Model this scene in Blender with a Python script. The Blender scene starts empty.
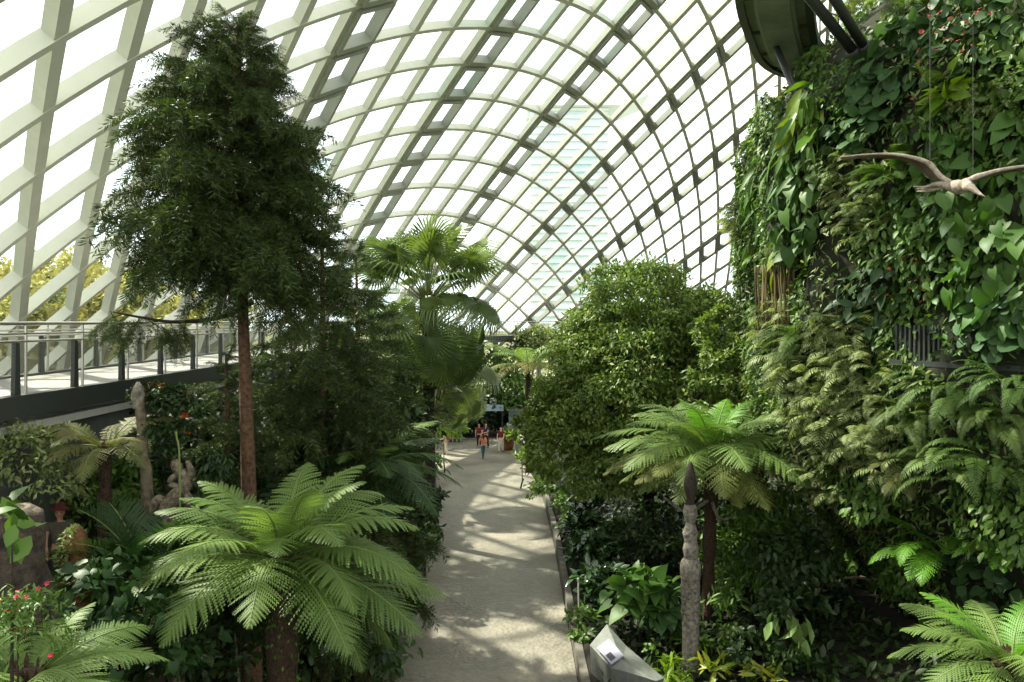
import bpy, math
import numpy as np
from mathutils import Vector, Matrix
S = bpy.context.scene
COL = S.collection
PI = math.pi
rng = np.random.default_rng(11)
FPX, HORIZON, EYE = 760.0, 321.0, 8.8

def at(px, py, Y):
    """point of the place seen at photo pixel (px, py) at distance Y in front of the camera"""
    return np.array([(px - 512) / FPX * Y, Y, EYE - (py - HORIZON) / FPX * Y])

# ------------------------------------------------------------------ mesh helpers
class MB:
    def __init__(self):
        self.V, self.T, self.Q, self.n = [], [], [], 0
        self.mt, self.mq = [], []
    def add(self, V, F, m=0):
        V = np.asarray(V, float).reshape(-1, 3)
        for f in (F if isinstance(F, (list, tuple)) and len(F) and isinstance(F[0], np.ndarray) and F[0].ndim == 2 else [F]):
            f = np.asarray(f, int)
            if f.size == 0: continue
            if f.shape[1] == 3: self.T.append(f + self.n); self.mt.append(np.full(len(f), m))
            else: self.Q.append(f + self.n); self.mq.append(np.full(len(f), m))
        self.V.append(V); self.n += len(V)
        return self
    def mesh(self, name, mats, smooth=False):
        V = np.concatenate(self.V) if self.V else np.zeros((0, 3))
        T = np.concatenate(self.T) if self.T else np.zeros((0, 3), int)
        Q = np.concatenate(self.Q) if self.Q else np.zeros((0, 4), int)
        me = bpy.data.meshes.new(name)
        me.vertices.add(len(V)); me.vertices.foreach_set('co', V.astype(np.float32).ravel())
        L = np.concatenate([T.ravel(), Q.ravel()]).astype(np.int32)
        me.loops.add(len(L)); me.loops.foreach_set('vertex_index', L)
        nf = len(T) + len(Q); me.polygons.add(nf)
        st = np.concatenate([np.arange(len(T)) * 3, len(T) * 3 + np.arange(len(Q)) * 4]).astype(np.int32)
        me.polygons.foreach_set('loop_start', st)
        if len(mats) > 1:
            me.polygons.foreach_set('material_index', np.concatenate(self.mt + self.mq).astype(np.int32))
        me.polygons.foreach_set('use_smooth', np.full(nf, bool(smooth or (mats and mats[0].get('leaf')))))
        for m in mats: me.materials.append(m)
        me.update(calc_edges=True); me.validate()
        return me
    def build(self, name, mats, parent=None, smooth=False):
        if not isinstance(mats, (list, tuple)): mats = [mats]
        return link(name, self.mesh(name, mats, smooth), parent)

def link(name, me, parent=None, M=None):
    o = bpy.data.objects.new(name, me); COL.objects.link(o)
    if parent is not None: o.parent = parent
    if M is not None: o.matrix_basis = M
    return o
def tag(o, label=None, cat=None, group=None, kind=None):
    for k, v in (('label', label), ('category', cat), ('group', group), ('kind', kind)):
        if v: o[k] = v
    return o
def thing(name, loc, label, cat, group=None, rz=0, kind=None):
    o = bpy.data.objects.new(name, None); COL.objects.link(o)
    o.empty_display_size = .2
    o.location = [float(c) for c in loc]; o.rotation_euler = (0, 0, rz)
    return tag(o, label, cat, group, kind)
def copy_tree(o, parent=None):
    c = o.copy(); COL.objects.link(c); c.parent = parent
    for ch in o.children: copy_tree(ch, c)
    return c
def box(a, b):
    x0, y0, z0 = a; x1, y1, z1 = b
    V = [(x0,y0,z0),(x1,y0,z0),(x1,y1,z0),(x0,y1,z0),(x0,y0,z1),(x1,y0,z1),(x1,y1,z1),(x0,y1,z1)]
    F = np.array([(0,3,2,1),(4,5,6,7),(0,1,5,4),(1,2,6,5),(2,3,7,6),(3,0,4,7)])
    return np.array(V, float), F
def norm(v): return v / np.maximum(np.linalg.norm(v, axis=-1, keepdims=True), 1e-9)
def tube(P, R, n=8, cap=True):
    P = np.asarray(P, float); m = len(P)
    R = np.broadcast_to(np.asarray(R, float), (m,))
    T = norm(np.gradient(P, axis=0))
    ref = np.array([0, 0, 1.]) if abs(T[:, 2]).mean() < .8 else np.array([1., 0, 0])
    A = norm(np.cross(T, ref)); B = np.cross(T, A)
    a = np.linspace(0, 2 * PI, n, endpoint=False)
    V = P[:, None] + R[:, None, None] * (np.cos(a)[None, :, None] * A[:, None] + np.sin(a)[None, :, None] * B[:, None])
    i = np.arange(m - 1)[:, None] * n; j = np.arange(n)[None]; k = (j + 1) % n
    F = np.stack([i + j, i + k, i + n + k, i + n + j], -1).reshape(-1, 4)
    V = V.reshape(-1, 3); out = [F]
    if cap:
        V = np.concatenate([V, P[:1], P[-1:]]); j = np.arange(n); k = (j + 1) % n
        out.append(np.concatenate([np.stack([np.full(n, m * n), k, j], 1), np.stack([np.full(n, m * n + 1), (m - 1) * n + j, (m - 1) * n + k], 1)]))
    return V, out
def sweep(P, N, w, h0, h1):
    """box section swept along P; N = outward normals; from h0 to h1 along N, width w"""
    T = norm(np.gradient(P, axis=0)); B = norm(np.cross(T, N))
    c = [P + B * (sx * w / 2) + N * h for sx, h in ((-1, h0), (1, h0), (1, h1), (-1, h1))]
    V = np.stack(c, 1).reshape(-1, 3); m = len(P)
    i = np.arange(m - 1)[:, None] * 4; j = np.arange(4)[None]; k = (j + 1) % 4
    F = np.stack([i + j, i + k, i + 4 + k, i + 4 + j], -1).reshape(-1, 4)
    F = np.concatenate([F, [[3, 2, 1, 0], [4 * m - 4, 4 * m - 3, 4 * m - 2, 4 * m - 1]]])
    return V, F
def lathe(prof, n=16, c=(0, 0, 0)):
    prof = np.asarray(prof, float); a = np.linspace(0, 2 * PI, n, endpoint=False)
    V = np.stack([prof[:, None, 0] * np.cos(a), prof[:, None, 0] * np.sin(a), np.repeat(prof[:, None, 1], n, 1)], -1)
    m = len(prof); i = np.arange(m - 1)[:, None] * n; j = np.arange(n)[None]; k = (j + 1) % n
    F = np.stack([i + j, i + k, i + n + k, i + n + j], -1).reshape(-1, 4)
    return V.reshape(-1, 3) + np.array(c), F
def inst(V, F, R, T):
    """n copies of the template (V, F): rotations R (n,3,3), places T (n,3)"""
    V = np.asarray(V); n = len(T)
    W = np.einsum('nij,vj->nvi', R, V) + T[:, None]
    off = (np.arange(n) * len(V))[:, None, None]
    return W.reshape(-1, 3), [(f[None] + off).reshape(-1, f.shape[1]) for f in F]
def frames(X, up):
    """rotation matrices with columns x = X, z nearest to up"""
    X = norm(X); Y = np.cross(up, X)
    bad = np.linalg.norm(Y, axis=1) < 1e-3
    Y[bad] = np.cross(np.array([1., .1, .2]), X[bad])
    Y = norm(Y); Z = np.cross(X, Y)
    return np.stack([X, Y, Z], -1)
def smooth_path(P, n):
    """Catmull-Rom through P"""
    P = np.asarray(P, float); Q = np.concatenate([2 * P[:1] - P[1:2], P, 2 * P[-1:] - P[-2:-1]])
    t = np.linspace(0, len(P) - 1 - 1e-6, n); k = t.astype(int); f = (t - k)[:, None]
    a, b, c, d = Q[k], Q[k + 1], Q[k + 2], Q[k + 3]
    return .5 * (2 * b + (c - a) * f + (2 * a - 5 * b + 4 * c - d) * f * f + (3 * b - a - 3 * c + d) * f ** 3)
def vnoise(p, seed=0):
    """cheap smooth pseudo noise on points (n,3)"""
    r = np.random.default_rng(seed); out = 0
    for k in range(6):
        w = r.normal(size=3) * (1 + k * .35); out = out + np.sin(p @ w + r.uniform(0, 6.3))
    return out / 6

# ------------------------------------------------------------------ materials
def lin(c):
    c = np.asarray(c, float) / 255
    return tuple(np.where(c <= .04045, c / 12.92, ((c + .055) / 1.055) ** 2.4)) + (1.0,)
def nodes(name):
    m = bpy.data.materials.new(name); m.use_nodes = True; t = m.node_tree
    b = t.nodes['Principled BSDF']
    return m, t, b
def plain(name, rgb, rough=.6, metal=0, spec=.4, var=0, scale=8, bump=0, rgb2=None, detail=5):
    m, t, b = nodes(name)
    b.inputs['Roughness'].default_value = rough; b.inputs['Metallic'].default_value = metal
    b.inputs['Specular IOR Level'].default_value = spec
    b.inputs['Base Color'].default_value = lin(rgb)
    if var or rgb2 or bump:
        tc = t.nodes.new('ShaderNodeTexCoord'); nz = t.nodes.new('ShaderNodeTexNoise')
        nz.inputs['Scale'].default_value = scale; nz.inputs['Detail'].default_value = detail; nz.inputs['Roughness'].default_value = .65
        t.links.new(tc.outputs['Object'], nz.inputs['Vector'])
        cr = t.nodes.new('ShaderNodeValToRGB')
        c1 = np.array(rgb, float); c2 = np.array(rgb2 if rgb2 else c1 * (1 - var), float)
        cr.color_ramp.elements[0].color = lin(c2); cr.color_ramp.elements[1].color = lin(c1)
        cr.color_ramp.elements[0].position = .35; cr.color_ramp.elements[1].position = .65
        t.links.new(nz.outputs['Fac'], cr.inputs['Fac']); t.links.new(cr.outputs['Color'], b.inputs['Base Color'])
        if bump:
            bp = t.nodes.new('ShaderNodeBump'); bp.inputs['Strength'].default_value = bump; bp.inputs['Distance'].default_value = .05
            t.links.new(nz.outputs['Fac'], bp.inputs['Height']); t.links.new(bp.outputs['Normal'], b.inputs['Normal'])
    return m
LEAF = np.array([.72, .72, .56])
def leafmat(name, cols, rough=.45, trans=.3, spec=.35, tint=(1.15, 1.2, .55), per='island', petal=False):
    """leaf: one of the colours per leaf, part of the light passing through the blade"""
    m, t, b = nodes(name); out = t.nodes['Material Output']; m['leaf'] = 1
    if per == 'island':
        g = t.nodes.new('ShaderNodeNewGeometry'); r = g.outputs['Random Per Island']
    else:
        g = t.nodes.new('ShaderNodeObjectInfo'); r = g.outputs['Random']
    cr = t.nodes.new('ShaderNodeValToRGB'); e = cr.color_ramp.elements
    while len(e) < len(cols): e.new(.5)
    for k, c in enumerate(cols):
        e[k].position = k / max(1, len(cols) - 1); e[k].color = tuple(np.array(lin(c)[:3]) * (1 if petal else LEAF)) + (1,)
    t.links.new(r, cr.inputs['Fac']); t.links.new(cr.outputs['Color'], b.inputs['Base Color'])
    b.inputs['Roughness'].default_value = rough; b.inputs['Specular IOR Level'].default_value = spec
    tr = t.nodes.new('ShaderNodeBsdfTranslucent'); mx = t.nodes.new('ShaderNodeMix'); mx.data_type = 'RGBA'; mx.blend_type = 'MULTIPLY'
    mx.inputs[0].default_value = 1; mx.inputs[7].default_value = (tint if not petal else (1., .9, .9)) + (1,)
    t.links.new(cr.outputs['Color'], mx.inputs[6]); t.links.new(mx.outputs[2], tr.inputs['Color'])
    ms = t.nodes.new('ShaderNodeMixShader'); ms.inputs[0].default_value = trans
    t.links.new(b.outputs[0], ms.inputs[1]); t.links.new(tr.outputs[0], ms.inputs[2]); t.links.new(ms.outputs[0], out.inputs['Surface'])
    return m

M = {}
M['steel'] = plain('painted_steel', (204, 206, 190), .5, var=.04, scale=1.5)
M['vent'] = plain('vent_frame_grey', (146, 150, 138), .5)
M['darksteel'] = plain('dark_steel', (54, 58, 55), .45, spec=.4)
M['soffit'] = plain('soffit_grey', (150, 154, 144), .7, var=.2, scale=1.2)
M['stainless'] = plain('stainless', (190, 186, 178), .35, metal=.85)
M['deck'] = plain('deck_concrete', (160, 158, 152), .7, var=.12, scale=3)
M['concrete'] = plain('wall_concrete', (94, 98, 92), .8, var=.25, scale=1.3, bump=.1)
M['soil'] = plain('soil', (34, 28, 20), .95, rgb2=(18, 17, 11), scale=3, bump=.5)
M['bark'] = plain('bark', (104, 78, 56), .9, rgb2=(60, 42, 30), scale=14, bump=.6)
M['barkdark'] = plain('bark_dark', (58, 48, 38), .9, rgb2=(32, 27, 20), scale=14, bump=.6)
M['barkpale'] = plain('bark_pale', (116, 106, 88), .9, rgb2=(76, 66, 52), scale=10, bump=.5)
M['fiber'] = plain('trunk_fibre', (74, 56, 38), .95, rgb2=(36, 27, 18), scale=22, bump=.8)
M['weathered'] = plain('weathered_wood', (134, 128, 116), .85, rgb2=(66, 60, 52), scale=12, bump=.6)
M['kerb'] = plain('kerb_stone', (112, 108, 98), .8, var=.25, scale=4)
M['white'] = plain('white_coping', (206, 204, 196), .6, var=.08, scale=3)
M['moss'] = plain('moss', (62, 70, 30), .95, rgb2=(34, 34, 18), scale=6, bump=.8)
M['rock'] = plain('mossy_rock', (50, 54, 32), .95, rgb2=(22, 22, 15), scale=1.6, bump=.8)

def path_mat():
    m, t, b = nodes('exposed_aggregate')
    tc = t.nodes.new('ShaderNodeTexCoord'); L = t.links.new
    n1 = t.nodes.new('ShaderNodeTexNoise'); n1.inputs['Scale'].default_value = .5; n1.inputs['Detail'].default_value = 6
    n2 = t.nodes.new('ShaderNodeTexVoronoi'); n2.inputs['Scale'].default_value = 9
    n3 = t.nodes.new('ShaderNodeTexNoise'); n3.inputs['Scale'].default_value = 4; n3.inputs['Detail'].default_value = 8; n3.inputs['Roughness'].default_value = .8
    for n in (n1, n2, n3): L(tc.outputs['Object'], n.inputs['Vector'])
    cr = t.nodes.new('ShaderNodeValToRGB'); cr.color_ramp.elements[0].color = lin((98, 94, 84)); cr.color_ramp.elements[1].color = lin((148, 142, 128))
    cr.color_ramp.elements[0].position = .35; cr.color_ramp.elements[1].position = .68
    a = t.nodes.new('ShaderNodeMath'); a.operation = 'MULTIPLY_ADD'; a.inputs[1].default_value = .5
    L(n3.outputs['Fac'], a.inputs[0]); h = t.nodes.new('ShaderNodeMath'); h.operation = 'MULTIPLY'; h.inputs[1].default_value = .5
    L(n1.outputs['Fac'], h.inputs[0]); L(h.outputs[0], a.inputs[2]); L(a.outputs[0], cr.inputs['Fac'])
    L(cr.outputs['Color'], b.inputs['Base Color'])
    rr = t.nodes.new('ShaderNodeMapRange'); rr.inputs[1].default_value = .4; rr.inputs[2].default_value = .65; rr.inputs[3].default_value = .35; rr.inputs[4].default_value = .75
    L(n1.outputs['Fac'], rr.inputs[0]); L(rr.outputs[0], b.inputs['Roughness'])
    bp = t.nodes.new('ShaderNodeBump'); bp.inputs['Strength'].default_value = .5; bp.inputs['Distance'].default_value = .04
    L(n2.outputs['Distance'], bp.inputs['Height']); L(bp.outputs['Normal'], b.inputs['Normal'])
    return m
M['path'] = path_mat()
def glass_mat():
    m, t, b = nodes('clear_glazing'); out = t.nodes['Material Output']
    tr = t.nodes.new('ShaderNodeBsdfTransparent'); gl = t.nodes.new('ShaderNodeBsdfGlossy'); gl.inputs['Roughness'].default_value = .03
    g = t.nodes.new('ShaderNodeNewGeometry'); cr = t.nodes.new('ShaderNodeValToRGB')
    cr.color_ramp.elements[0].color = (.95, 1, .98, 1); cr.color_ramp.elements[1].color = (.72, .86, .84, 1)
    cr.color_ramp.elements[0].position = .82; cr.color_ramp.elements[1].position = 1
    t.links.new(g.outputs['Random Per Island'], cr.inputs['Fac']); t.links.new(cr.outputs['Color'], tr.inputs['Color'])
    ms = t.nodes.new('ShaderNodeMixShader'); ms.inputs[0].default_value = .05
    t.links.new(tr.outputs[0], ms.inputs[1]); t.links.new(gl.outputs[0], ms.inputs[2]); t.links.new(ms.outputs[0], out.inputs['Surface'])
    return m
M['glass'] = glass_mat()

# ------------------------------------------------------------------ the glazed shell: a diagrid on an ellipsoid, both beam families planar
DP = np.array([25.39036502, 8.10180642, -33.13564924, 47.66754809, 91.00669884, 60.57423943, .35685254, 2.65768167, -.01271669, .00546422, .35730357, -.11850595, -.02209523,
    49.46221686, 2.85276195, .01946534, .51984957, -.38917888, .0563877, -.12872975, -.61287336, .11957641, -24.32692592, -23.9901989, 7.61516502])
def dome(I, U):
    """shell node(s) (arch I, diagonal U): points, outward normals, validity"""
    I = np.atleast_1d(np.asarray(I, float)); U = np.atleast_1d(np.asarray(U, float)); I, U = np.broadcast_arrays(I, U)
    c = DP[:3]; a, b, h, th = DP[3:7]
    def fam(q, t):
        az = q[0] + q[1] * t + q[2] * t * t; el = q[3] + q[4] * t + q[5] * t * t
        return np.stack([np.cos(el) * np.cos(az), np.cos(el) * np.sin(az), np.sin(el)], -1), q[6] + q[7] * t + q[8] * t * t
    nA, dA = fam(DP[7:16], I / 5); nB, dB = fam(DP[16:25], U / 10)
    d = np.cross(nA, nB); L = (d ** 2).sum(-1)
    p0 = (dA[:, None] * np.cross(nB, d) + dB[:, None] * np.cross(d, nA)) / L[:, None]; d = d / np.sqrt(L)[:, None]
    ct, st = math.cos(th), math.sin(th)
    loc = lambda v: np.stack([(ct * v[:, 0] + st * v[:, 1]) / a, (-st * v[:, 0] + ct * v[:, 1]) / b, v[:, 2] / h], 1)
    o, e = loc(p0), loc(d); qa = (e * e).sum(1); qb = (o * e).sum(1); qc = (o * o).sum(1) - 1
    D = qb * qb - qa * qc
    X = p0 + d * ((-qb - np.sqrt(np.maximum(D, 0))) / qa)[:, None]
    l = loc(X) / np.array([a, b, h])
    N = norm(np.stack([ct * l[:, 0] - st * l[:, 1], st * l[:, 0] + ct * l[:, 1], l[:, 2]], 1))
    return X + c, N, D > 1e-6
ceiling = thing('ceiling', (0, 0, 0), 'white steel diagrid vault with clear glazing over the whole garden', 'ceiling', kind='structure')
ARCHES = list(range(-11, 12))
DIAGS = [k * 3.8 + r for k in range(-3, 7) for r in (-.8, 0, 1, 2)]
DIAGS = [u for u in DIAGS if -12 < u < 24]
steel_n = 0
for i in ARCHES:
    u = np.arange(-13, 24.2, .475); X, N, ok = dome(i, u); ok &= X[:, 2] > 0
    X, N = X[ok], N[ok]
    if len(X) > 3: MB().add(*sweep(X, N, .18, 0, .32)).build('arch_rib', M['steel'], ceiling)
for u in DIAGS:
    i = np.arange(-11, 11.6, .5); X, N, ok = dome(i, u); ok &= X[:, 2] > 0
    X, N = X[ok], N[ok]
    if len(X) > 3: MB().add(*sweep(X, N, .28, .02, .3)).build('diagonal_rib', M['steel'], ceiling)
g = MB()
for i in ARCHES[:-1]:
    for u0, u1 in zip(DIAGS[:-1], DIAGS[1:]):
        X, N, ok = dome([i, i, i + 1, i + 1], [u0, u1, u1, u0])
        if ok.all() and X[:, 2].max() > 0:
            g.add(X + N * .32, np.array([[0, 1, 2, 3]]))
g.build('glazing', M['glass'], ceiling)
# the opening vents: a dark framed sash in every fourth, narrower cell
for k in range(0, 6):
    for i in range(-6, 10):
        u1 = k * 3.8; u0 = u1 - .8
        X, N, ok = dome([i, i, i + 1, i + 1], [u0, u1, u1, u0])
        if not ok.all() or X[:, 2].min() < 4: continue
        c = X.mean(0); Q = c + (X - c) * .84; m = MB(); n = N.mean(0)
        for a_, b_ in ((0, 1), (1, 2), (2, 3), (3, 0)):
            P = np.stack([Q[a_], Q[b_]]); m.add(*sweep(P, np.stack([n, n]), .15 if a_ != 2 else .24, -.1, .3))
        e = norm((Q[1] - Q[0])[None])[0]
        m.add(*sweep(np.stack([Q[0] + e * .2, Q[1] - e * .2]), np.stack([n, n]), .08, 0, .15))     # actuator bar
        m.build('vent_sash', M['vent'], ceiling)

# ------------------------------------------------------------------ camera, sky, sun
cam = bpy.data.cameras.new('camera'); co = bpy.data.objects.new('camera', cam); COL.objects.link(co)
co.location = (0, 0, EYE); co.rotation_euler = (PI / 2, 0, 0)
cam.sensor_width = 36; cam.lens = FPX / 1024 * 36; cam.shift_y = -20 / 1024; cam.clip_end = 3000
S.camera = co
S.view_settings.view_transform = 'Standard'; S.view_settings.look = 'None'; S.view_settings.exposure = EXPOSURE = 0.0
S.view_settings.gamma = 1; S.view_settings.use_curve_mapping = False
w = bpy.data.worlds.new('overcast_sky'); S.world = w; w.use_nodes = True; t = w.node_tree
bg = t.nodes['Background']; bg.inputs['Strength'].default_value = 2.1
tc = t.nodes.new('ShaderNodeTexCoord'); sp = t.nodes.new('ShaderNodeSeparateXYZ'); cr = t.nodes.new('ShaderNodeValToRGB')
cr.color_ramp.elements[0].color = (.86, .93, .95, 1); cr.color_ramp.elements[1].color = (1, .99, .94, 1)
cr.color_ramp.elements[0].position = 0; cr.color_ramp.elements[1].position = .5
t.links.new(tc.outputs['Generated'], sp.inputs[0]); t.links.new(sp.outputs['Z'], cr.inputs['Fac']); t.links.new(cr.outputs['Color'], bg.inputs['Color'])
sl = bpy.data.lights.new('sun', 'SUN'); sl.energy = 13; sl.angle = math.radians(1.5); sl.color = (1, .93, .78)
so = bpy.data.objects.new('sun', sl); COL.objects.link(so); so.location = (-30, 30, 60)
SUN = Vector((-.55, .35, .76)).normalized()
so.rotation_euler = (-SUN).to_track_quat('-Z', 'Y').to_euler()

# ------------------------------------------------------------------ ground, path, walkway, walls
def sstep(a, b, x):
    t = np.clip((x - a) / (b - a), 0, 1); return t * t * (3 - 2 * t)
def path_edges(y):
    l = np.interp(y, [0, 14, 21, 28, 34, 44, 50, 56, 75], [-2.6, -2.8, -2.9, -3.1, -3.3, -4.4, -6.5, -8.5, -9])
    r = np.interp(y, [0, 14, 19, 30, 40, 46, 50, 56, 75], [1.5, 1.6, 1.6, 1.65, 1.5, .8, .1, 1.0, 3])
    return l, r
def ground(x, y):
    x = np.asarray(x, float); y = np.asarray(y, float); l, r = path_edges(y)
    left = sstep(.6, 4.4, l - x) * 4.1 * (1 - sstep(14, 24, y)) + sstep(.2, .6, l - x) * .2
    right = sstep(.15, .3, x - r) * .5 * (1 - sstep(60, 64, y)) + sstep(1.5, 8, x - r) * .8
    return left + right - .02
xs = np.concatenate([np.linspace(-40, -12, 20), np.linspace(-11.6, 10, 110), np.linspace(10.5, 45, 24)]); ys = np.linspace(-12, 95, 215)
gx, gy = np.meshgrid(xs, ys, indexing='ij'); gz = ground(gx, gy)
nx, ny = gx.shape; ii = np.arange(nx - 1)[:, None] * ny; jj = np.arange(ny - 1)[None]
tag(MB().add(np.stack([gx, gy, gz], -1), np.stack([ii + jj, ii + ny + jj, ii + ny + jj + 1, ii + jj + 1], -1).reshape(-1, 4)).build('floor', M['soil'], smooth=True),
    'dark planting soil of the beds', 'ground', kind='structure')
ys = np.concatenate([np.linspace(2, 44, 60), np.linspace(45, 57, 30)]); l, r = path_edges(ys); nacross = 12
tt = np.linspace(0, 1, nacross); px = l[:, None] * (1 - tt) + r[:, None] * tt
V = np.stack([px, np.repeat(ys[:, None], nacross, 1), np.full_like(px, .03)], -1)
ii = np.arange(len(ys) - 1)[:, None] * nacross; jj = np.arange(nacross - 1)[None]
tag(MB().add(V, np.stack([ii + jj, ii + jj + 1, ii + nacross + jj + 1, ii + nacross + jj], -1).reshape(-1, 4)).build('path', M['path']), 'pale speckled concrete path running down the garden', 'path', kind='structure')
# low kerbs beside the path
for nm, side in (('trim_1', 1), ('trim_2', 0)):
    yk = np.linspace(8, 38 if side else 44, 60); e = path_edges(yk)[side]
    P = np.stack([e + (.12 if side else -.12), yk, np.zeros_like(yk)], 1); N = np.tile([0, 0, 1.], (len(yk), 1))
    tag(MB().add(*sweep(P, N, .2, -.1, .42 if side else .25)).build(nm, M['kerb']), 'stone kerb of the path on the ' + ('planted wall' if side else 'raised walkway') + ' side', 'kerb', kind='structure')
# far planter wall with dark upright slats and pale coping
pw = thing('trim_3', (0, 0, 0), 'slatted dark planter wall with pale coping past the round tree', 'wall', kind='structure')
yk = np.linspace(37, 51, 60); e = path_edges(yk)[1]; P = np.stack([e + .3, yk, np.zeros_like(yk)], 1); N = np.tile([0, 0, 1.], (60, 1))
m = MB().add(*sweep(P, N, .25, 0, 1.15)); s = MB()
for q in P: s.add(*box((q[0] - .19, q[1] - .05, .03), (q[0] - .12, q[1] + .05, 1.1)))
m.build('wall_core', M['darksteel'], pw); s.build('slats', M['vent'], pw)
MB().add(*sweep(P, N, .5, 1.15, 1.25)).build('coping', M['white'], pw)

# raised walkway along the glass on the left, curving across the far end
WP = smooth_path([(-8.2, 2), (-7.7, 10), (-7.6, 19), (-7.9, 30), (-7.3, 42), (-4.6, 53), (.5, 61.5), (7, 66)], 120)
Wd = norm(np.gradient(WP, axis=0)); Wn = np.stack([-Wd[:, 1], Wd[:, 0]], 1)      # towards the glass
DZ = 7.6
def strip(off0, off1, z0, z1):
    P = np.concatenate([WP + Wn * (off0 + off1) / 2, np.zeros((len(WP), 1))], 1); N = np.tile([0, 0, 1.], (len(WP), 1))
    return sweep(P, N, abs(off1 - off0), z0, z1)
walk = thing('walkway_floor', (0, 0, 0), 'raised walkway with pale deck running along the glass', 'walkway', kind='structure')
MB().add(*strip(0, 3.0, DZ - .15, DZ)).build('deck', M['deck'], walk)
MB().add(*strip(-.08, .12, DZ - .3, DZ + .05)).build('edge_beam', M['darksteel'], walk)
MB().add(*strip(2.9, 3.1, DZ - .42, DZ + .05)).build('edge_beam', M['darksteel'], walk)
MB().add(*strip(.3, 2.8, DZ - .5, DZ - .16)).build('underside', M['soffit'], walk)
wl = thing('wall_left', (0, 0, 0), 'dark concrete retaining wall under the raised walkway', 'wall', kind='structure')
sel = slice(0, 60)
P = np.concatenate([WP + Wn * .45, np.zeros((len(WP), 1))], 1)[sel]; N = np.tile([0, 0, 1.], (len(P), 1))
MB().add(*sweep(P, N, .3, -.1, 7.05)).build('wall_face', M['concrete'], wl)
MB().add(*sweep(P + np.array([.1, 0, 0]), N, .5, 7.05, 7.18)).build('ledge', M['white'], wl)
for k in range(64, 118, 9):
    c = WP[k] + Wn[k] * 1.5; MB().add(*tube([(c[0], c[1], 0), (c[0], c[1], DZ - .4)], .22, 12)).build('pier', M['soffit'], walk)

def mesh_screen_mat():
    m, t, b = nodes('wire_mesh'); out = t.nodes['Material Output']
    b.inputs['Base Color'].default_value = lin((150, 150, 142)); b.inputs['Metallic'].default_value = .6; b.inputs['Roughness'].default_value = .4
    tc = t.nodes.new('ShaderNodeTexCoord'); ck = []
    sp = t.nodes.new('ShaderNodeSeparateXYZ'); t.links.new(tc.outputs['Object'], sp.inputs[0])
    ad = []
    for sgn in (1, -1):
        a = t.nodes.new('ShaderNodeMath'); a.operation = 'MULTIPLY_ADD'; a.inputs[1].default_value = sgn; t.links.new(sp.outputs['Z'], a.inputs[0]); t.links.new(sp.outputs['Y'], a.inputs[2])
        f = t.nodes.new('ShaderNodeMath'); f.operation = 'PINGPONG'; f.inputs[1].default_value = .03; t.links.new(a.outputs[0], f.inputs[0])
        l = t.nodes.new('ShaderNodeMath'); l.operation = 'LESS_THAN'; l.inputs[1].default_value = .0035; t.links.new(f.outputs[0], l.inputs[0]); ad.append(l)
    mx = t.nodes.new('ShaderNodeMath'); mx.operation = 'MAXIMUM'; t.links.new(ad[0].outputs[0], mx.inputs[0]); t.links.new(ad[1].outputs[0], mx.inputs[1])
    tr = t.nodes.new('ShaderNodeBsdfTransparent'); ms = t.nodes.new('ShaderNodeMixShader')
    t.links.new(mx.outputs[0], ms.inputs[0]); t.links.new(tr.outputs[0], ms.inputs[1]); t.links.new(b.outputs[0], ms.inputs[2]); t.links.new(ms.outputs[0], out.inputs['Surface'])
    return m
M['wire'] = mesh_screen_mat()
def railing(label, off, posts, far=False):
    r = thing('railing', (*(WP[posts[0]] + Wn[posts[0]] * off), DZ), label, 'railing')
    base = np.array([*(WP[posts[0]] + Wn[posts[0]] * off), DZ])
    a, b = posts[0], posts[-1] + 1
    P = np.concatenate([WP + Wn * off, np.full((len(WP), 1), DZ)], 1) - base
    MB().add(*tube(P[a:b] + [0, 0, 1.16], .03, 8)).build('handrail', M['stainless'], r, True)
    MB().add(*tube(P[a:b] + [0, 0, 1.0], .018, 8)).build('rail_bar', M['stainless'], r, True)
    MB().add(*tube(P[a:b] + [0, 0, .88], .02, 8)).build('rail_bar', M['stainless'], r, True)
    V = np.concatenate([P[a:b] + [0, 0, .05], P[a:b] + [0, 0, .88]]); n = b - a; j = np.arange(n - 1)
    MB().add(V, np.stack([j, j + 1, n + j + 1, n + j], 1)).build('mesh_panel', M['wire'], r)
    for k in posts:
        q = P[k]; d = Wd[k] * .07; t3 = np.array([d[0], d[1], 0])
        MB().add(*tube([q + [0, 0, 0], q + [0, 0, 1.14]], .022, 8)).build('slim_post', M['stainless'], r)
        v, f = box((-.035, -.07, 0), (.035, .07, .86)); v[4:, 1] *= .6
        ang = math.atan2(Wd[k][1], Wd[k][0]) - PI / 2; c_, s_ = math.cos(ang), math.sin(ang)
        v = v @ np.array([[c_, s_, 0], [-s_, c_, 0], [0, 0, 1]]); MB().add(v + q - t3 * 3.4, f).build('blade_post', M['darksteel'], r)
    return r
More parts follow.
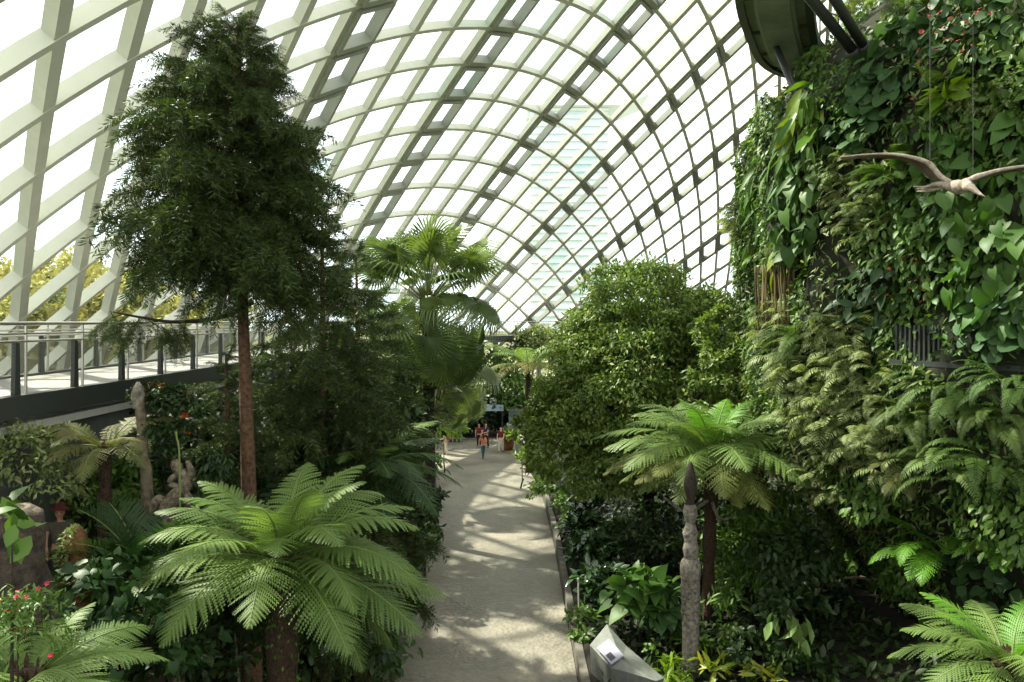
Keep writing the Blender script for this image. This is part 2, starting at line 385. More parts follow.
# ------------------------------------------------------------------ leaves
LF = lambda n, *c, **k: M.__setitem__(n, leafmat(n, c, **k))
LF('fern', (112, 142, 80), (128, 156, 92), (98, 128, 68), per='object', rough=.5, trans=.35)
LF('fern_old', (128, 136, 80), (112, 128, 74), (142, 132, 80), per='object', rough=.6, trans=.3)
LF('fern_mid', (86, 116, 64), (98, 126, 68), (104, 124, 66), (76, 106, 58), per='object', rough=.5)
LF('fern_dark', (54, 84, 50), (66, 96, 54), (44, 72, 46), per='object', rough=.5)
LF('fern_bright', (98, 156, 48), (120, 176, 60), (84, 138, 44), per='object', rough=.5, trans=.35)
LF('fern_pale', (124, 126, 84), (104, 112, 68), (136, 134, 94), per='object', rough=.6)
LF('needle', (58, 78, 42), (88, 106, 54), (44, 62, 36), (70, 92, 48), rough=.5)
LF('palm', (108, 134, 78), (124, 146, 88), (92, 118, 72), per='object', rough=.4, trans=.32, spec=.5)
LF('palm_low', (128, 148, 104), (112, 132, 88), (142, 158, 120), per='object', rough=.35, trans=.3, spec=.6)
LF('palm_dry', (150, 128, 84), (120, 98, 62), per='object')
LF('ficus', (108, 136, 66), (130, 158, 80), (90, 116, 54), (164, 178, 104), rough=.45, trans=.38, spec=.4)
LF('phil', (70, 108, 48), (92, 130, 58), (56, 90, 44), rough=.5, spec=.35)
LF('phil_yellow', (140, 156, 56), (112, 146, 50), (84, 128, 50), rough=.4)
LF('gloss', (40, 70, 38), (52, 84, 44), (34, 58, 34), rough=.5, spec=.28, trans=.15)
LF('glint', (44, 72, 40), (58, 88, 48), rough=.22, spec=.9, trans=.12)
LF('bluegreen', (70, 104, 66), (86, 122, 78), (58, 90, 56), rough=.5, spec=.35)
LF('wisp', (134, 152, 100), (168, 180, 136), (110, 132, 78), rough=.5, trans=.35)
LF('shade', (44, 66, 34), (58, 82, 42), (34, 52, 28), rough=.5)  # darker leaf greens: the shade on these plants is put into the colour
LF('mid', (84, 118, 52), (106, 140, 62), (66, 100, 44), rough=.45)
LF('lime', (128, 164, 44), (150, 178, 60), (104, 146, 40), rough=.45, trans=.4)
LF('croton', (176, 170, 60), (112, 140, 50), (150, 160, 70), rough=.35)
LF('pink', (206, 110, 120), (180, 70, 84), (224, 150, 140), petal=True, rough=.5)
LF('red', (196, 36, 64), (220, 60, 90), (170, 20, 50), petal=True, rough=.5)
LF('orange', (196, 96, 48), (160, 60, 40), (210, 130, 60), petal=True, rough=.5)
LF('hillgreen_hazed', (172, 168, 88), (150, 156, 84), (188, 182, 106), rough=.8, trans=.25, petal=True)  # distance haze is painted into both hill greens as paler colour
LF('hillgreen_dark_hazed', (126, 140, 88), (140, 152, 96), rough=.8, trans=.25, petal=True)
LF('straw', (138, 124, 98), (104, 92, 70), (124, 112, 84), rough=.9, trans=0.05)
LF('variegated', (150, 176, 120), (128, 160, 104), rough=.4)

SHAPES = {  # stations along the blade, half width there
    'ovate': ([0, .25, .55, .82, 1], [.06, .8, 1, .5, 0]), 'lance': ([0, .25, .6, .85, 1], [.15, .8, 1, .5, 0]),
    'round': ([0, .2, .5, .8, 1], [.45, .9, 1, .75, .25]), 'heart': ([0, .14, .42, .74, 1], [.72, 1, .88, .45, 0]),
    'tiny': ([0, .5, 1], [.1, 1, 0]), 'strap': ([0, .3, .6, .85, 1], [.5, .9, 1, .7, 0])}
def leaf(kind, W, fold=.25, droop=.25):
    ts, ws = SHAPES[kind]; V = []
    for t_, w_ in zip(ts, ws):
        back = .2 * (1 - t_ / .2) if kind == 'heart' and t_ < .2 else 0
        z = -droop * t_ * t_
        V += [(t_, 0, z), (t_ - back, w_ * W / 2, z + fold * w_ * W / 2), (t_ - back, -w_ * W / 2, z + fold * w_ * W / 2)]
    F = []
    for k in range(len(ts) - 1):
        a, b = 3 * k, 3 * k + 3
        F += [(a, b, b + 1, a + 1), (a, a + 2, b + 2, b)]
    return np.array(V), [np.array(F)]
L_TINY = leaf('tiny', .42, .3, .15); L_LANCE = leaf('lance', .26); L_OVATE = leaf('ovate', .5); L_ROUND = leaf('round', .95, .15, .2)
L_HEART = leaf('heart', .85, .18, .3); L_STRAP = leaf('strap', .16, .3, .35); L_SMALL = leaf('tiny', .55, .25, .2)
def rnd(n, r): return r.normal(size=(n, 3))
def cloud(mb, tm, P, N, size, r, out=.6, droop=.3, up=.6, wild=.6, m=0):
    """leaves tm at P: blades point out along N and down, faces turned up"""
    n = len(P)
    X = norm(N * out + rnd(n, r) * wild + np.array([0, 0, -droop])); U = norm(N * .4 + np.array([0, 0, up]) + rnd(n, r) * .35)
    s = size * r.uniform(.65, 1.3, n)
    mb.add(*inst(tm[0], tm[1], frames(X, U) * s[:, None, None], P), m)
def ball(n, r, inner=.55):
    d = norm(rnd(n, r)); return d * (inner + (1 - inner) * r.uniform(0, 1, (n, 1)) ** .6), d
def rachis_curve(L, e0, e1, n=26, pw=1.2):
    s = np.linspace(0, 1, n); e = e0 + (e1 - e0) * s ** pw
    d = np.stack([np.cos(e), 0 * e, np.sin(e)], 1); P = np.concatenate([[[0, 0, 0]], np.cumsum((d[1:] + d[:-1]) / 2, 0) * L / (n - 1)])
    return s, e, P
def frond(mb, L, e0, e1, npin=28, plen=.24, teeth=9, seed=0, start=.1, lean=.2, thick=.012, mr=1):
    """twice-cut fern frond: rachis along +x, comb-edged pinnae on both sides"""
    r = np.random.default_rng(seed); s, e, P = rachis_curve(L, e0, e1)
    mb.add(*tube(P, np.linspace(thick, thick * .3, len(P)), 5), mr)
    for k in range(npin):
        q = start + (.985 - start) * k / (npin - 1)
        p = np.array([np.interp(q, s, P[:, a]) for a in range(3)]); ee = np.interp(q, s, e)
        T = np.array([math.cos(ee), 0, math.sin(ee)]); Nn = np.array([-math.sin(ee), 0, math.cos(ee)])
        l = plen * L * (min(1, (.3 + (q - start) / .3)) * (1 - max(0, (q - .4) / .6) ** 1.8) + .06) * r.uniform(.92, 1.06)
        w = L * (1 - start) / npin * .92
        for sd in (1, -1):
            sw = .35 + .45 * q + r.normal() * .04
            d = norm((np.array([0, sd, 0]) * math.cos(sw) + T * math.sin(sw) + Nn * r.normal() * .06)[None])[0]
            tt = np.linspace(0, 1, teeth + 1)[:, None]; mid = p + d * l * tt - np.array([0, 0, 1]) * lean * l * tt ** 2
            md = (mid[1:] + mid[:-1]) / 2 + d * l / teeth * .35; wd = w * (1.02 - .85 * tt[:-1] ** 2)
            t1 = md + T * wd - Nn * wd * .25; t2 = md - T * wd * .9 - Nn * wd * .25
            V = np.concatenate([mid, t1, t2]); j = np.arange(teeth); a = teeth + 1
            mb.add(V, np.concatenate([np.stack([j, j + 1, a + j], 1), np.stack([j + 1, j, a + teeth + j], 1)]))
def pinnate(mb, L, e0, e1, npin=26, plen=.3, W=.12, seed=0, start=.15, lean=.3, thick=.012, mr=1, vee=.25, tip=.35):
    """once-cut frond (palm, cycad, sword fern): narrow leaflets on both sides"""
    r = np.random.default_rng(seed); s, e, P = rachis_curve(L, e0, e1)
    mb.add(*tube(P, np.linspace(thick, thick * .3, len(P)), 5), mr)
    tm = leaf('lance', W, .3, lean); Rr, Tt = [], []
    for k in range(npin):
        q = start + (.99 - start) * k / (npin - 1)
        p = np.array([np.interp(q, s, P[:, a]) for a in range(3)]); ee = np.interp(q, s, e)
        T = np.array([math.cos(ee), 0, math.sin(ee)]); Nn = np.array([-math.sin(ee), 0, math.cos(ee)])
        l = plen * L * (min(1, .45 + (q - start) / .3) * (1 - (1 - tip) * max(0, (q - .4) / .6) ** 1.5)) * r.uniform(.9, 1.08)
        for sd in (1, -1):
            sw = .3 + .5 * q + r.normal() * .05
            d = np.array([0, sd, 0]) * math.cos(sw) + T * math.sin(sw) + Nn * vee
            Rr.append(frames(d[None], Nn[None])[0] * l); Tt.append(p)
    mb.add(*inst(tm[0], tm[1], np.array(Rr), np.array(Tt)))
def RZ(a): return Matrix.Rotation(a, 4, 'Z')
def place(name, me, parent, pos, az, sc=1., pitch=0., roll=0.):
    return link(name, me, parent, Matrix.Translation(Vector([float(c) for c in pos])) @ RZ(az) @ Matrix.Rotation(pitch, 4, 'Y') @ Matrix.Rotation(roll, 4, 'X') @ Matrix.Scale(sc, 4))

# ------------------------------------------------------------------ tree ferns
def tree_fern(label, base, crown, R, rt, spec, mats, seed, name='tree_fern', trunk='fiber', npin=28, teeth=9, plen=.24, pin=None, group=None, mossy=False, gap=None):
    """spec: (count, e0, e1, material) rings of fronds; R their length"""
    r = np.random.default_rng(seed); base = np.array(base, float); crown = np.array(crown, float)
    t = thing(name, base, label, 'fern' if name != 'fan_palm' else 'palm', group)
    h = crown - base
    P = smooth_path([[0, 0, -.25], h * .35 + [r.normal() * .04, r.normal() * .04, 0], h * .75, h - [0, 0, .05], h + [0, 0, .1]], 24)
    mb = MB().add(*tube(P, rt * (1 + .18 * r.uniform(-1, 1, 24)), 14))
    n = 260; q = r.uniform(0, 1, n); pos = np.stack([np.interp(q, np.linspace(0, 1, 24), P[:, a]) for a in range(3)], 1); a = r.uniform(0, 6.3, n)
    d = np.stack([np.cos(a), np.sin(a), 0 * a], 1); tm = leaf('tiny', .3, .2, .1)
    mb.add(*inst(tm[0], tm[1], frames(d * .45 + [0, 0, .9], d) * (r.uniform(.7, 1.3, n) * rt * .75)[:, None, None], pos + d * rt * .85))   # old stalk stubs
    mb.build('trunk', M[trunk], t)
    if mossy:
        mo = MB(); n = 900; q = r.uniform(.05, .96, n); pos = np.stack([np.interp(q, np.linspace(0, 1, 24), P[:, a]) for a in range(3)], 1); a = r.uniform(0, 6.3, n)
        d = np.stack([np.cos(a), np.sin(a), 0 * a], 1)
        cloud(mo, L_SMALL, pos + d * rt * 1.05, d, .07, r, out=.8, droop=.4); mo.build('moss_cover', M['mid'], t)
    for ring, (cnt, e0, e1, mt, ls) in enumerate(spec):
        ms = []
        for v in range(3 if cnt > 5 else 2):
            mb = MB(); sd = seed * 50 + ring * 10 + v
            if pin: pinnate(mb, R * ls, e0, e1, npin=npin, plen=plen, seed=sd, thick=.008 * R + .006, **pin)
            else: frond(mb, R * ls, e0 + r.normal() * .06, e1 + r.normal() * .1, npin=npin, plen=plen, teeth=teeth, seed=sd, thick=.005 * R + .004)
            ms.append(mb.mesh('frond', [M[mt], M['stalk']]))
        a0 = r.uniform(0, 6.3)
        for k in range(cnt):
            az = a0 + (k + r.uniform(-.28, .28)) * 2 * PI / cnt
            if gap is not None and ring >= gap[0] and abs((az - gap[1] + PI) % (2 * PI) - PI) < gap[2]: continue
            place('frond', ms[k % len(ms)], t, h + [.6 * rt * math.cos(az), .6 * rt * math.sin(az), .05], az, r.uniform(.86, 1.08), r.normal() * .07, r.normal() * .12)
    return t
M['stalk'] = plain('leaf_stalk', (96, 112, 56), .6)
M['stalk_brown'] = plain('dry_stalk', (120, 92, 58), .8)

def gz(x, y): return float(ground(x, y))
c = at(283, 562, 10.5)
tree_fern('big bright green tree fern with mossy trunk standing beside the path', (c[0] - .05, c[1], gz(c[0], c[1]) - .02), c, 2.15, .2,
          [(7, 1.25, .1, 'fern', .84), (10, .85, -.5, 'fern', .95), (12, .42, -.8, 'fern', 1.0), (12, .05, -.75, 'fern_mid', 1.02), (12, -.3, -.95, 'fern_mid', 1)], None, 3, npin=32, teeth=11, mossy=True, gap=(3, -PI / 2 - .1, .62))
c = at(712, 452, 20.6)
tree_fern('tree fern with flat sunlit crown behind the weathered wooden post', (c[0] - .1, c[1], gz(c[0], c[1])), c, 2.95, .17,
          [(5, 1.25, .2, 'fern_bright', .62), (10, .85, -.2, 'fern', .9), (13, .5, -.55, 'fern', 1), (14, .15, -.6, 'fern_old', 1), (8, -.1, -.7, 'fern_old', .92)], None, 5, npin=30, teeth=8)
c = at(28, 684, 7.0)
tree_fern('tree fern with pale fronds spreading below the red flowers', (c[0], c[1], gz(c[0], c[1])), c, 1.3, .16,
          [(5, 1.1, .0, 'fern', .7), (8, .65, -.35, 'fern', 1), (9, .25, -.7, 'fern', 1)], None, 8, npin=34, teeth=11)
c = at(1008, 668, 7.6)
tree_fern('bright green tree fern at the foot of the planted wall under the ledge', (c[0], c[1], gz(c[0], c[1])), c, 1.1, .13,
          [(5, 1.2, .2, 'fern_bright', .8), (8, .75, -.3, 'fern', 1), (8, .3, -.75, 'fern', 1)], None, 12, npin=30, teeth=9)
c = at(365, 470, 17.5)
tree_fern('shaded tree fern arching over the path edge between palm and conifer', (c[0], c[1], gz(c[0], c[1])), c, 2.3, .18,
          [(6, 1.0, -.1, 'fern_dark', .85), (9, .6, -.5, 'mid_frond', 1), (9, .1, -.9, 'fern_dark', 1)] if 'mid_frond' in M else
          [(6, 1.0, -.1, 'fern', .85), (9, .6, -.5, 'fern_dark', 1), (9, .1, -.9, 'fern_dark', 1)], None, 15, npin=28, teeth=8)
c = at(105, 452, 12.0)
tree_fern('tree fern with dry pale drooping fronds below the raised walkway', (c[0], c[1], gz(c[0], c[1])), c, 1.25, .09,
          [(7, .9, -.5, 'fern_pale', 1), (8, .4, -.9, 'fern_pale', .9)], None, 18, npin=24, teeth=7)
c = at(528, 372, 44)
tree_fern('feathery palm rising behind the round tree at the far end', (c[0], c[1], 0), c, 3.0, .16,
          [(8, 1.1, -.3, 'fern', 1), (8, .6, -.8, 'fern_old', 1)], None, 21, npin=26, plen=.3, pin=dict(W=.1, lean=.5), name='feather_palm')
c = at(150, 585, 11.0)
tree_fern('dark blue-green cycad with stiff feather leaves in front of the carved figure', (c[0], c[1], gz(c[0], c[1])), c, 1.45, .16,
          [(8, 1.15, .35, 'fern_dark', 1), (10, .75, -.05, 'fern_dark', 1), (8, .3, -.5, 'fern_dark', .9)], None, 24, npin=34, plen=.34, pin=dict(W=.06, lean=.12, vee=.45), name='cycad')

# ------------------------------------------------------------------ fan palm
def fan_leaf(seed, Lp, R, droop):
    r = np.random.default_rng(seed); mb = MB()
    s, e, P = rachis_curve(Lp, .0, -.35, 10); mb.add(*tube(P, np.linspace(.028, .016, 10), 6), 1)
    hub = P[-1]; tilt = -.35 - droop; n = 36; V, F = [], []
    for k in range(n):
        a = (k + .5 - n / 2) / n * math.radians(310); da = math.radians(310) / n / 2
        Rk = R * (.72 + .28 * math.cos(a / 2)) * r.uniform(.93, 1.05)
        def pt(rr, an, z): return (rr * math.cos(an), rr * math.sin(an), z)
        v = len(V); r1 = .3 * Rk
        V += [(0, 0, 0), pt(r1, a - da, -.03 * R), pt(r1, a, .05 * R), pt(r1, a + da, -.03 * R), pt(.68 * Rk, a, -.06 * R), pt(Rk, a + r.normal() * .03, -R * (.26 + .22 * r.uniform()) - droop * .2 * R)]
        F += [(v, v + 1, v + 2), (v, v + 2, v + 3), (v + 1, v + 4, v + 2), (v + 2, v + 4, v + 3)]
        w = .026 * R; q4 = np.array(V[v + 4]); pr = np.array([-math.sin(a), math.cos(a), 0]) * w
        V += [tuple(q4 - pr), tuple(q4 + pr)]; F += [(v + 6, v + 5, v + 7), (v + 1, v + 6, v + 4), (v + 4, v + 7, v + 3)]
    V = np.array(V); c_, s_ = math.cos(tilt), math.sin(tilt); V = np.stack([V[:, 0] * c_ - V[:, 2] * s_, V[:, 1], V[:, 0] * s_ + V[:, 2] * c_], 1) + hub
    return mb.add(V, np.array(F))
def fan_palm(label, base, crown, spec, rt, Lp, R, seed, mat='palm'):
    r = np.random.default_rng(seed); t = thing('fan_palm', base, label, 'palm'); h = np.array(crown) - np.array(base)
    P = smooth_path([[0, 0, -.2], h * .5, h], 20); MB().add(*tube(P, np.linspace(rt * 1.25, rt, 20), 12)).build('trunk', M['barkdark'], t, True)
    mb = MB(); n = 160; a = r.uniform(0, 6.3, n); z = r.uniform(-1.1, .25, n); d = np.stack([np.cos(a), np.sin(a), 0 * a], 1); tm = leaf('lance', .2, .2, .1)
    mb.add(*inst(tm[0], tm[1], frames(d * .35 + [0, 0, 1], d) * (r.uniform(.4, .8, n))[:, None, None], h + d * rt * .95 + np.stack([0 * z, 0 * z, z], 1)))
    mb.build('leaf_bases', M['straw'], t)
    ms = [[fan_leaf(seed * 9 + v + 3 * d, Lp, R, d * .5).mesh('fan_frond', [M[mat], M['stalk']]) for v in range(3)] for d in range(3)]
    for cnt, pit, dr, ls in spec:
        a0 = r.uniform(0, 6.3)
        for k in range(cnt):
            place('fan_frond', ms[dr][k % 3], t, h + [0, 0, .1 - .25 * dr], a0 + (k + r.uniform(-.2, .2)) * 2 * PI / cnt, ls * r.uniform(.9, 1.08), -pit + r.normal() * .1, r.normal() * .4)
    return t
c = at(428, 308, 30)
fan_palm('tall fan palm with sun shining through its crown', (c[0] + .1, c[1], 0), c, [(6, 1.38, 0, .98), (9, 1.02, 0, 1.04), (10, .62, 0, 1.02), (10, .2, 1, 1), (10, -.3, 2, 1), (10, -.8, 2, 1)], .2, 2.5, 1.35, 4)
c = at(444, 372, 36)
fan_palm('lower fan palm with drooping fronds under the tall one', (c[0] - 1.3, c[1], 0), c, [(5, .9, 0, .9), (7, .3, 1, 1), (7, -.3, 2, 1), (6, -.7, 2, 1)], .18, 2.1, 1.3, 6, 'palm_low')

# ------------------------------------------------------------------ conifers
def conifer_branch(seed, needles=70, nb=30, nl=.06, hang=.3):
    r = np.random.default_rng(seed); mb = MB()
    x = np.linspace(0, 1, 14); P = np.stack([x, .05 * np.sin(x * 5 + seed), .1 * x - .28 * x * x], 1)
    mb.add(*tube(P, np.linspace(.013, .004, 14), 5), 1)
    pos, dirs = [], []
    for k in range(nb):
        q = .18 + .82 * k / (nb - 1); p = np.array([np.interp(q, x, P[:, a]) for a in range(3)])
        sd = 1 if k % 2 else -1; l = (.34 * (1 - .62 * q) + .07) * r.uniform(.75, 1.2)
        d = norm(np.array([[.75 + r.normal() * .15, sd * (.75 + r.normal() * .2), r.normal() * .22]]))[0]
        if k == nb - 1: d = np.array([1, 0, -.2])
        tt = np.linspace(0, 1, needles); c = p + d * l * tt[:, None] - np.array([0, 0, 1]) * hang * l * (tt ** 2)[:, None]
        tan = norm(np.gradient(c, axis=0)); a = r.uniform(0, 6.3, needles)
        A = norm(np.cross(tan, [0, 0, 1.])); B = np.cross(tan, A)
        dd = tan * .75 + A * np.cos(a)[:, None] + B * np.sin(a)[:, None]
        pos.append(c); dirs.append(dd)
    pos = np.concatenate(pos); dirs = norm(np.concatenate(dirs)); n = len(pos)
    tm = (np.array([(0, 0, 0), (.5, .07, .0), (1, 0, 0), (.5, -.07, 0)]), [np.array([[0, 1, 2, 3]])])
    mb.add(*inst(tm[0], tm[1], frames(dirs, norm(rnd(n, r))) * (nl * r.uniform(.8, 1.25, n))[:, None, None], pos))
    return mb
def conifer(label, base, top, lengths, nbr, rt, seed, z0, bark='bark', leafm='needle', needles=56, nl=.075, hang=.35, name='conifer', variants=5, pit=(.75, -.35), skew=None):
    """lengths: (height fraction, branch length) pairs between z0 and the top"""
    r = np.random.default_rng(seed); t = thing(name, base, label, 'tree'); h = np.array(top) - np.array(base)
    P = smooth_path([[0, 0, -.2], h * .33 + [r.normal() * .05, 0, 0], h * .66 + [r.normal() * .05, 0, 0], h], 24)
    MB().add(*tube(P, np.linspace(rt, .015, 24) ** .9, 12)).build('trunk', M[bark], t, True)
    ms = [conifer_branch(seed * 7 + v, needles, 26, nl, hang).mesh('branch', [M[leafm], M['barkdark']]) for v in range(variants)]
    fr = np.array([a for a, b in lengths]); ln = np.array([b for a, b in lengths]); a = r.uniform(0, 6)
    for k in range(nbr):
        f = (k + r.uniform(0, 1)) / nbr; f = 1 - (1 - f) ** .9
        z = z0 + (h[2] - z0) * f; p = np.array([np.interp(z, P[:, 2], P[:, i]) for i in range(3)])
        a += 2.4 + r.normal() * .25; L = np.interp(f, fr, ln) * r.uniform(.72, 1.15)
        if skew: L *= 1 + skew(f) * math.cos(a)
        pt = pit[1] + (pit[0] - pit[1]) * f ** 1.3
        place('branch', ms[k % variants], t, p, a, L, -pt + r.normal() * .14, r.normal() * .35)
    top_me = MB(); 
    place('branch', ms[0], t, h - [0, 0, .3], 0, .5, -1.45)
    return t
def conifer_base(px, py, Y, topx, topy, Yt=None):
    b = at(px, py, Y); b[2] = gz(b[0], b[1]); return b, at(topx, topy, Yt or Y)
b, tp = conifer_base(254, 520, 13.6, 238, 26)
z0 = at(0, 268, 13.6)[2] - b[2]
conifer('tall dark conifer with straight reddish trunk reaching towards the glass', b, tp, [(0, 1.2), (.15, 1.7), (.3, 1.72), (.5, 1.5), (.68, 1.2), (.83, .88), (.93, .6), (1, .3)], 210, .16, 2, z0, pit=(.9, -.3), nl=.075, needles=60, hang=1.0,
        skew=lambda f: -.12 if f > .14 else .25)
big = [o for o in COL.objects if o.get('label', '').startswith('tall dark conifer')][0]; lb = np.array(big.location)
Pb = [at(252, 302, 13.6), at(225, 316, 13.3), at(180, 322, 13.0), at(145, 318, 12.8), at(113, 312, 12.7)]
bb = MB().add(*tube(smooth_path(Pb, 24) - lb, np.linspace(.05, .014, 24), 7)).build('long_bare_branch', M['barkdark'], big, True)
bm = [c_.data for c_ in big.children if c_.name.startswith('branch')][:4]; r_ = np.random.default_rng(4)
for k, q in enumerate(np.linspace(.45, 1, 9)):
    p = smooth_path(Pb, 50)[int(q * 49)] - lb; place('sprig', bm[k % 4], bb, p, PI + r_.normal() * .8, r_.uniform(.5, .8), .5 + r_.normal() * .25, r_.normal() * .3)
b, tp = conifer_base(322, 520, 17.0, 322, 205)
conifer('dark weeping conifer behind the tall one', b, tp, [(0, 1.9), (.3, 2.0), (.6, 1.6), (.85, .9), (1, .3)], 150, .15, 31, 1.6, needles=56, nl=.075, hang=.7, pit=(.6, -.5))
b, tp = conifer_base(368, 520, 20.5, 356, 250)
conifer('shorter dark conifer between the weeping one and the fan palm', b, tp, [(0, 1.7), (.4, 1.8), (.75, 1.1), (1, .3)], 110, .14, 33, 1.4, needles=44, nl=.1, hang=.5, pit=(.6, -.4))
b, tp = conifer_base(225, 520, 15.0, 226, 355)
conifer('small shaded conifer under the long bare branch', b, tp, [(0, 1.5), (.4, 1.4), (.8, .8), (1, .3)], 80, .1, 35, .8, needles=56, nl=.075, hang=.5, pit=(.5, -.3))

# ------------------------------------------------------------------ broad-leaved trees and bushes
BL = {}
def blossom(parent, p, size, mat, r):
    if mat not in BL:
        mb = MB(); n = 6; a = np.arange(n) * 2 * PI / n; d = np.stack([np.cos(a), np.sin(a), 0 * a + .5], 1)
        mb.add(*inst(*leaf('ovate', .8, .3, .4), frames(d, np.tile([0, 0, 1.], (n, 1))) * .6, np.zeros((n, 3)))); mb.add(*lathe([(0, -.1), (.08, 0), (.1, .12), (0, .2)], 8)); BL[mat] = mb.mesh('flower', [M[mat]])
    place('flower', BL[mat], parent, p, r.uniform(0, 6), size, r.uniform(-.8, .8), r.uniform(-.8, .8))
def blobs_xyz(bl): return [(at(px, py, Y), r) for px, py, Y, r in bl]
def tree(name, label, base, bl, n, size, mat, tm, seed, cat='tree', group=None, bark='barkdark', rt=.18, trunk=True, clump=30, cs=.42, out=.55, droop=.35, flat=.75, wild=.6, up=.6, stems=True, extra=None):
    """crown of leaf clumps over the blobs (centre, radius), trunk and boughs below"""
    r = np.random.default_rng(seed); t = thing(name, base, label, cat, group); base = np.array(base, float); mb = MB()
    w = np.array([q[1] ** 2 for q in bl]); w = w / w.sum(); nc = max(6, n // clump)
    which = r.choice(len(bl), nc, p=w); d = norm(rnd(nc, r)); d[:, 2] = np.where(d[:, 2] < -.5, -d[:, 2], d[:, 2])
    C_ = np.array([bl[k][0] for k in which]); R_ = np.array([bl[k][1] for k in which])
    cc = C_ + d * (R_ * r.uniform(.62, 1.02, nc))[:, None] * np.array([1, 1, flat])
    cc[:, 2] = np.maximum(cc[:, 2], base[2] + .05)
    pd, nd = ball(nc * clump, r, .2); P = np.repeat(cc, clump, 0) + pd * np.repeat(R_ * cs, clump)[:, None] * np.array([1, 1, .6]); N = norm(np.repeat(d, clump, 0) + nd * .5)
    P[:, 2] = np.maximum(P[:, 2], base[2] + .03)
    cloud(mb, tm, P - base, N, size, r, out, droop, up, wild)
    mb.build('foliage', M[mat], t)
    if trunk:
        st = MB(); ctr = np.average([q[0] for q in bl], axis=0, weights=w) - base
        fork = ctr * .35
        st.add(*tube(smooth_path([[0, 0, -.15], fork * .5, fork], 10), np.linspace(rt * 1.2, rt * .9, 10), 10))
        for q in (bl if rt > .06 else bl[:1]):
            e = q[0] - base; m_ = (fork + e) / 2 + np.array([0, 0, .1 * np.linalg.norm(e - fork)])
            st.add(*tube(smooth_path([fork * .7, m_, e], 10), np.linspace(rt * .7, rt * .15, 10), 7))
        st.build('trunk' if rt > .06 else 'stem', M[bark], t, True)
    if extra:
        em = MB(); n2, mt2, sz2, tm2 = extra; k = r.choice(len(P), n2)
        if mt2 in ('red', 'orange'):
            for q in k: blossom(t, P[q] - base + N[q] * .06, sz2, mt2, r)
        else: cloud(em, tm2, P[k] - base + N[k] * .05, N[k], sz2, r, out, droop); em.build('young_leaves', M[mt2], t)
    return t
def bush(label, px, py, Y, rad, n, size, mat, tm, seed, name='shrub', h=.8, more=(), **k):
    """a bush whose crown centre shows at photo pixel (px, py)"""
    c = at(px, py, Y); g_ = gz(c[0], c[1]); bl = [(c, rad)] + [(at(a, b_, y_), rr) for a, b_, y_, rr in more]
    return tree(name, label, (c[0], c[1], g_), bl, n, size, mat, tm, seed, cat=k.pop('cat', 'shrub'), rt=k.pop('rt', .04), flat=h, **k)

c = at(648, 560, 29.5)
tree('round_tree', 'large round-crowned tree with small leaves shading the planter by the path', (c[0], c[1], gz(c[0], c[1])),
     blobs_xyz([(648, 385, 30, 3.7), (598, 415, 29.5, 2.6), (705, 395, 29.5, 2.6), (640, 318, 30, 2.6), (702, 338, 30.5, 2.2), (572, 455, 29, 1.7), (650, 450, 28.6, 2.6), (600, 350, 30.5, 2.0), (720, 445, 29, 2.0), (728, 372, 24.6, 1.2), (735, 425, 24.2, 1.25), (715, 470, 24.8, 1.1), (722, 335, 25.2, 1.0), (548, 428, 30, 1.35), (605, 480, 28.4, 1.5)]),
     120000, .2, 'ficus', L_TINY, 41, rt=.22, clump=64, cs=.19, flat=.9, extra=(6000, 'wisp', .17, L_TINY))
# ------------------------------------------------------------------ the planted mountain wall
WC = np.array([20.5, 20.5])
def wall_r(z): return np.interp(z, [-1, 1.5, 3, 4.3, 5.5, 8, 10, 13.8, 15.3, 17.4, 21, 25], [10.2, 10.4, 11, 12.3, 13.3, 13.5, 13.5, 13.6, 12.5, 10.4, 8.5, 7])
def wall_disp(a, z):
    p = np.stack([np.cos(a) * 9, np.sin(a) * 9, z * .9], -1).reshape(-1, 3)
    d = vnoise(p, 5) * .45 + vnoise(p * 2.3, 6) * .2
    for ca, cz, wa, wz, dep in DENTS: d = d - dep * np.exp(-(((np.ravel(a) - ca) * 13 / wa) ** 2 + ((np.ravel(z) - cz) / wz) ** 2))
    return d.reshape(np.shape(a))
DENTS = [(4.02, 9.3, .55, 1.0, 1.9), (4.34, 8.45, 1.3, .32, 1.6), (3.95, 3.4, 1.1, 1.5, 2.0)]
na, nz = 200, 150
aa = np.linspace(math.radians(95), math.radians(300), na); zz = np.linspace(-.5, 24, nz); A, Z = np.meshgrid(aa, zz, indexing='ij')
Rr = wall_r(Z) + wall_disp(A, Z)
V = np.stack([WC[0] + Rr * np.cos(A), WC[1] + Rr * np.sin(A), Z], -1)
ii = np.arange(na - 1)[:, None] * nz; jj = np.arange(nz - 1)[None]
F = np.stack([ii + jj, ii + nz + jj, ii + nz + jj + 1, ii + jj + 1], -1).reshape(-1, 4)
mb = MB().add(V, F[:, ::-1])
top = V[:, -1].reshape(-1, 3); n_ = len(top); cc = np.array([[WC[0], WC[1], 24.]])
mb.add(np.concatenate([top, cc]), np.stack([np.arange(n_ - 1), np.arange(1, n_), np.full(n_ - 1, n_)], 1))
tag(mb.build('wall_right', M['rock'], smooth=True), 'steep mossy planted mountain wall', 'wall', kind='structure')
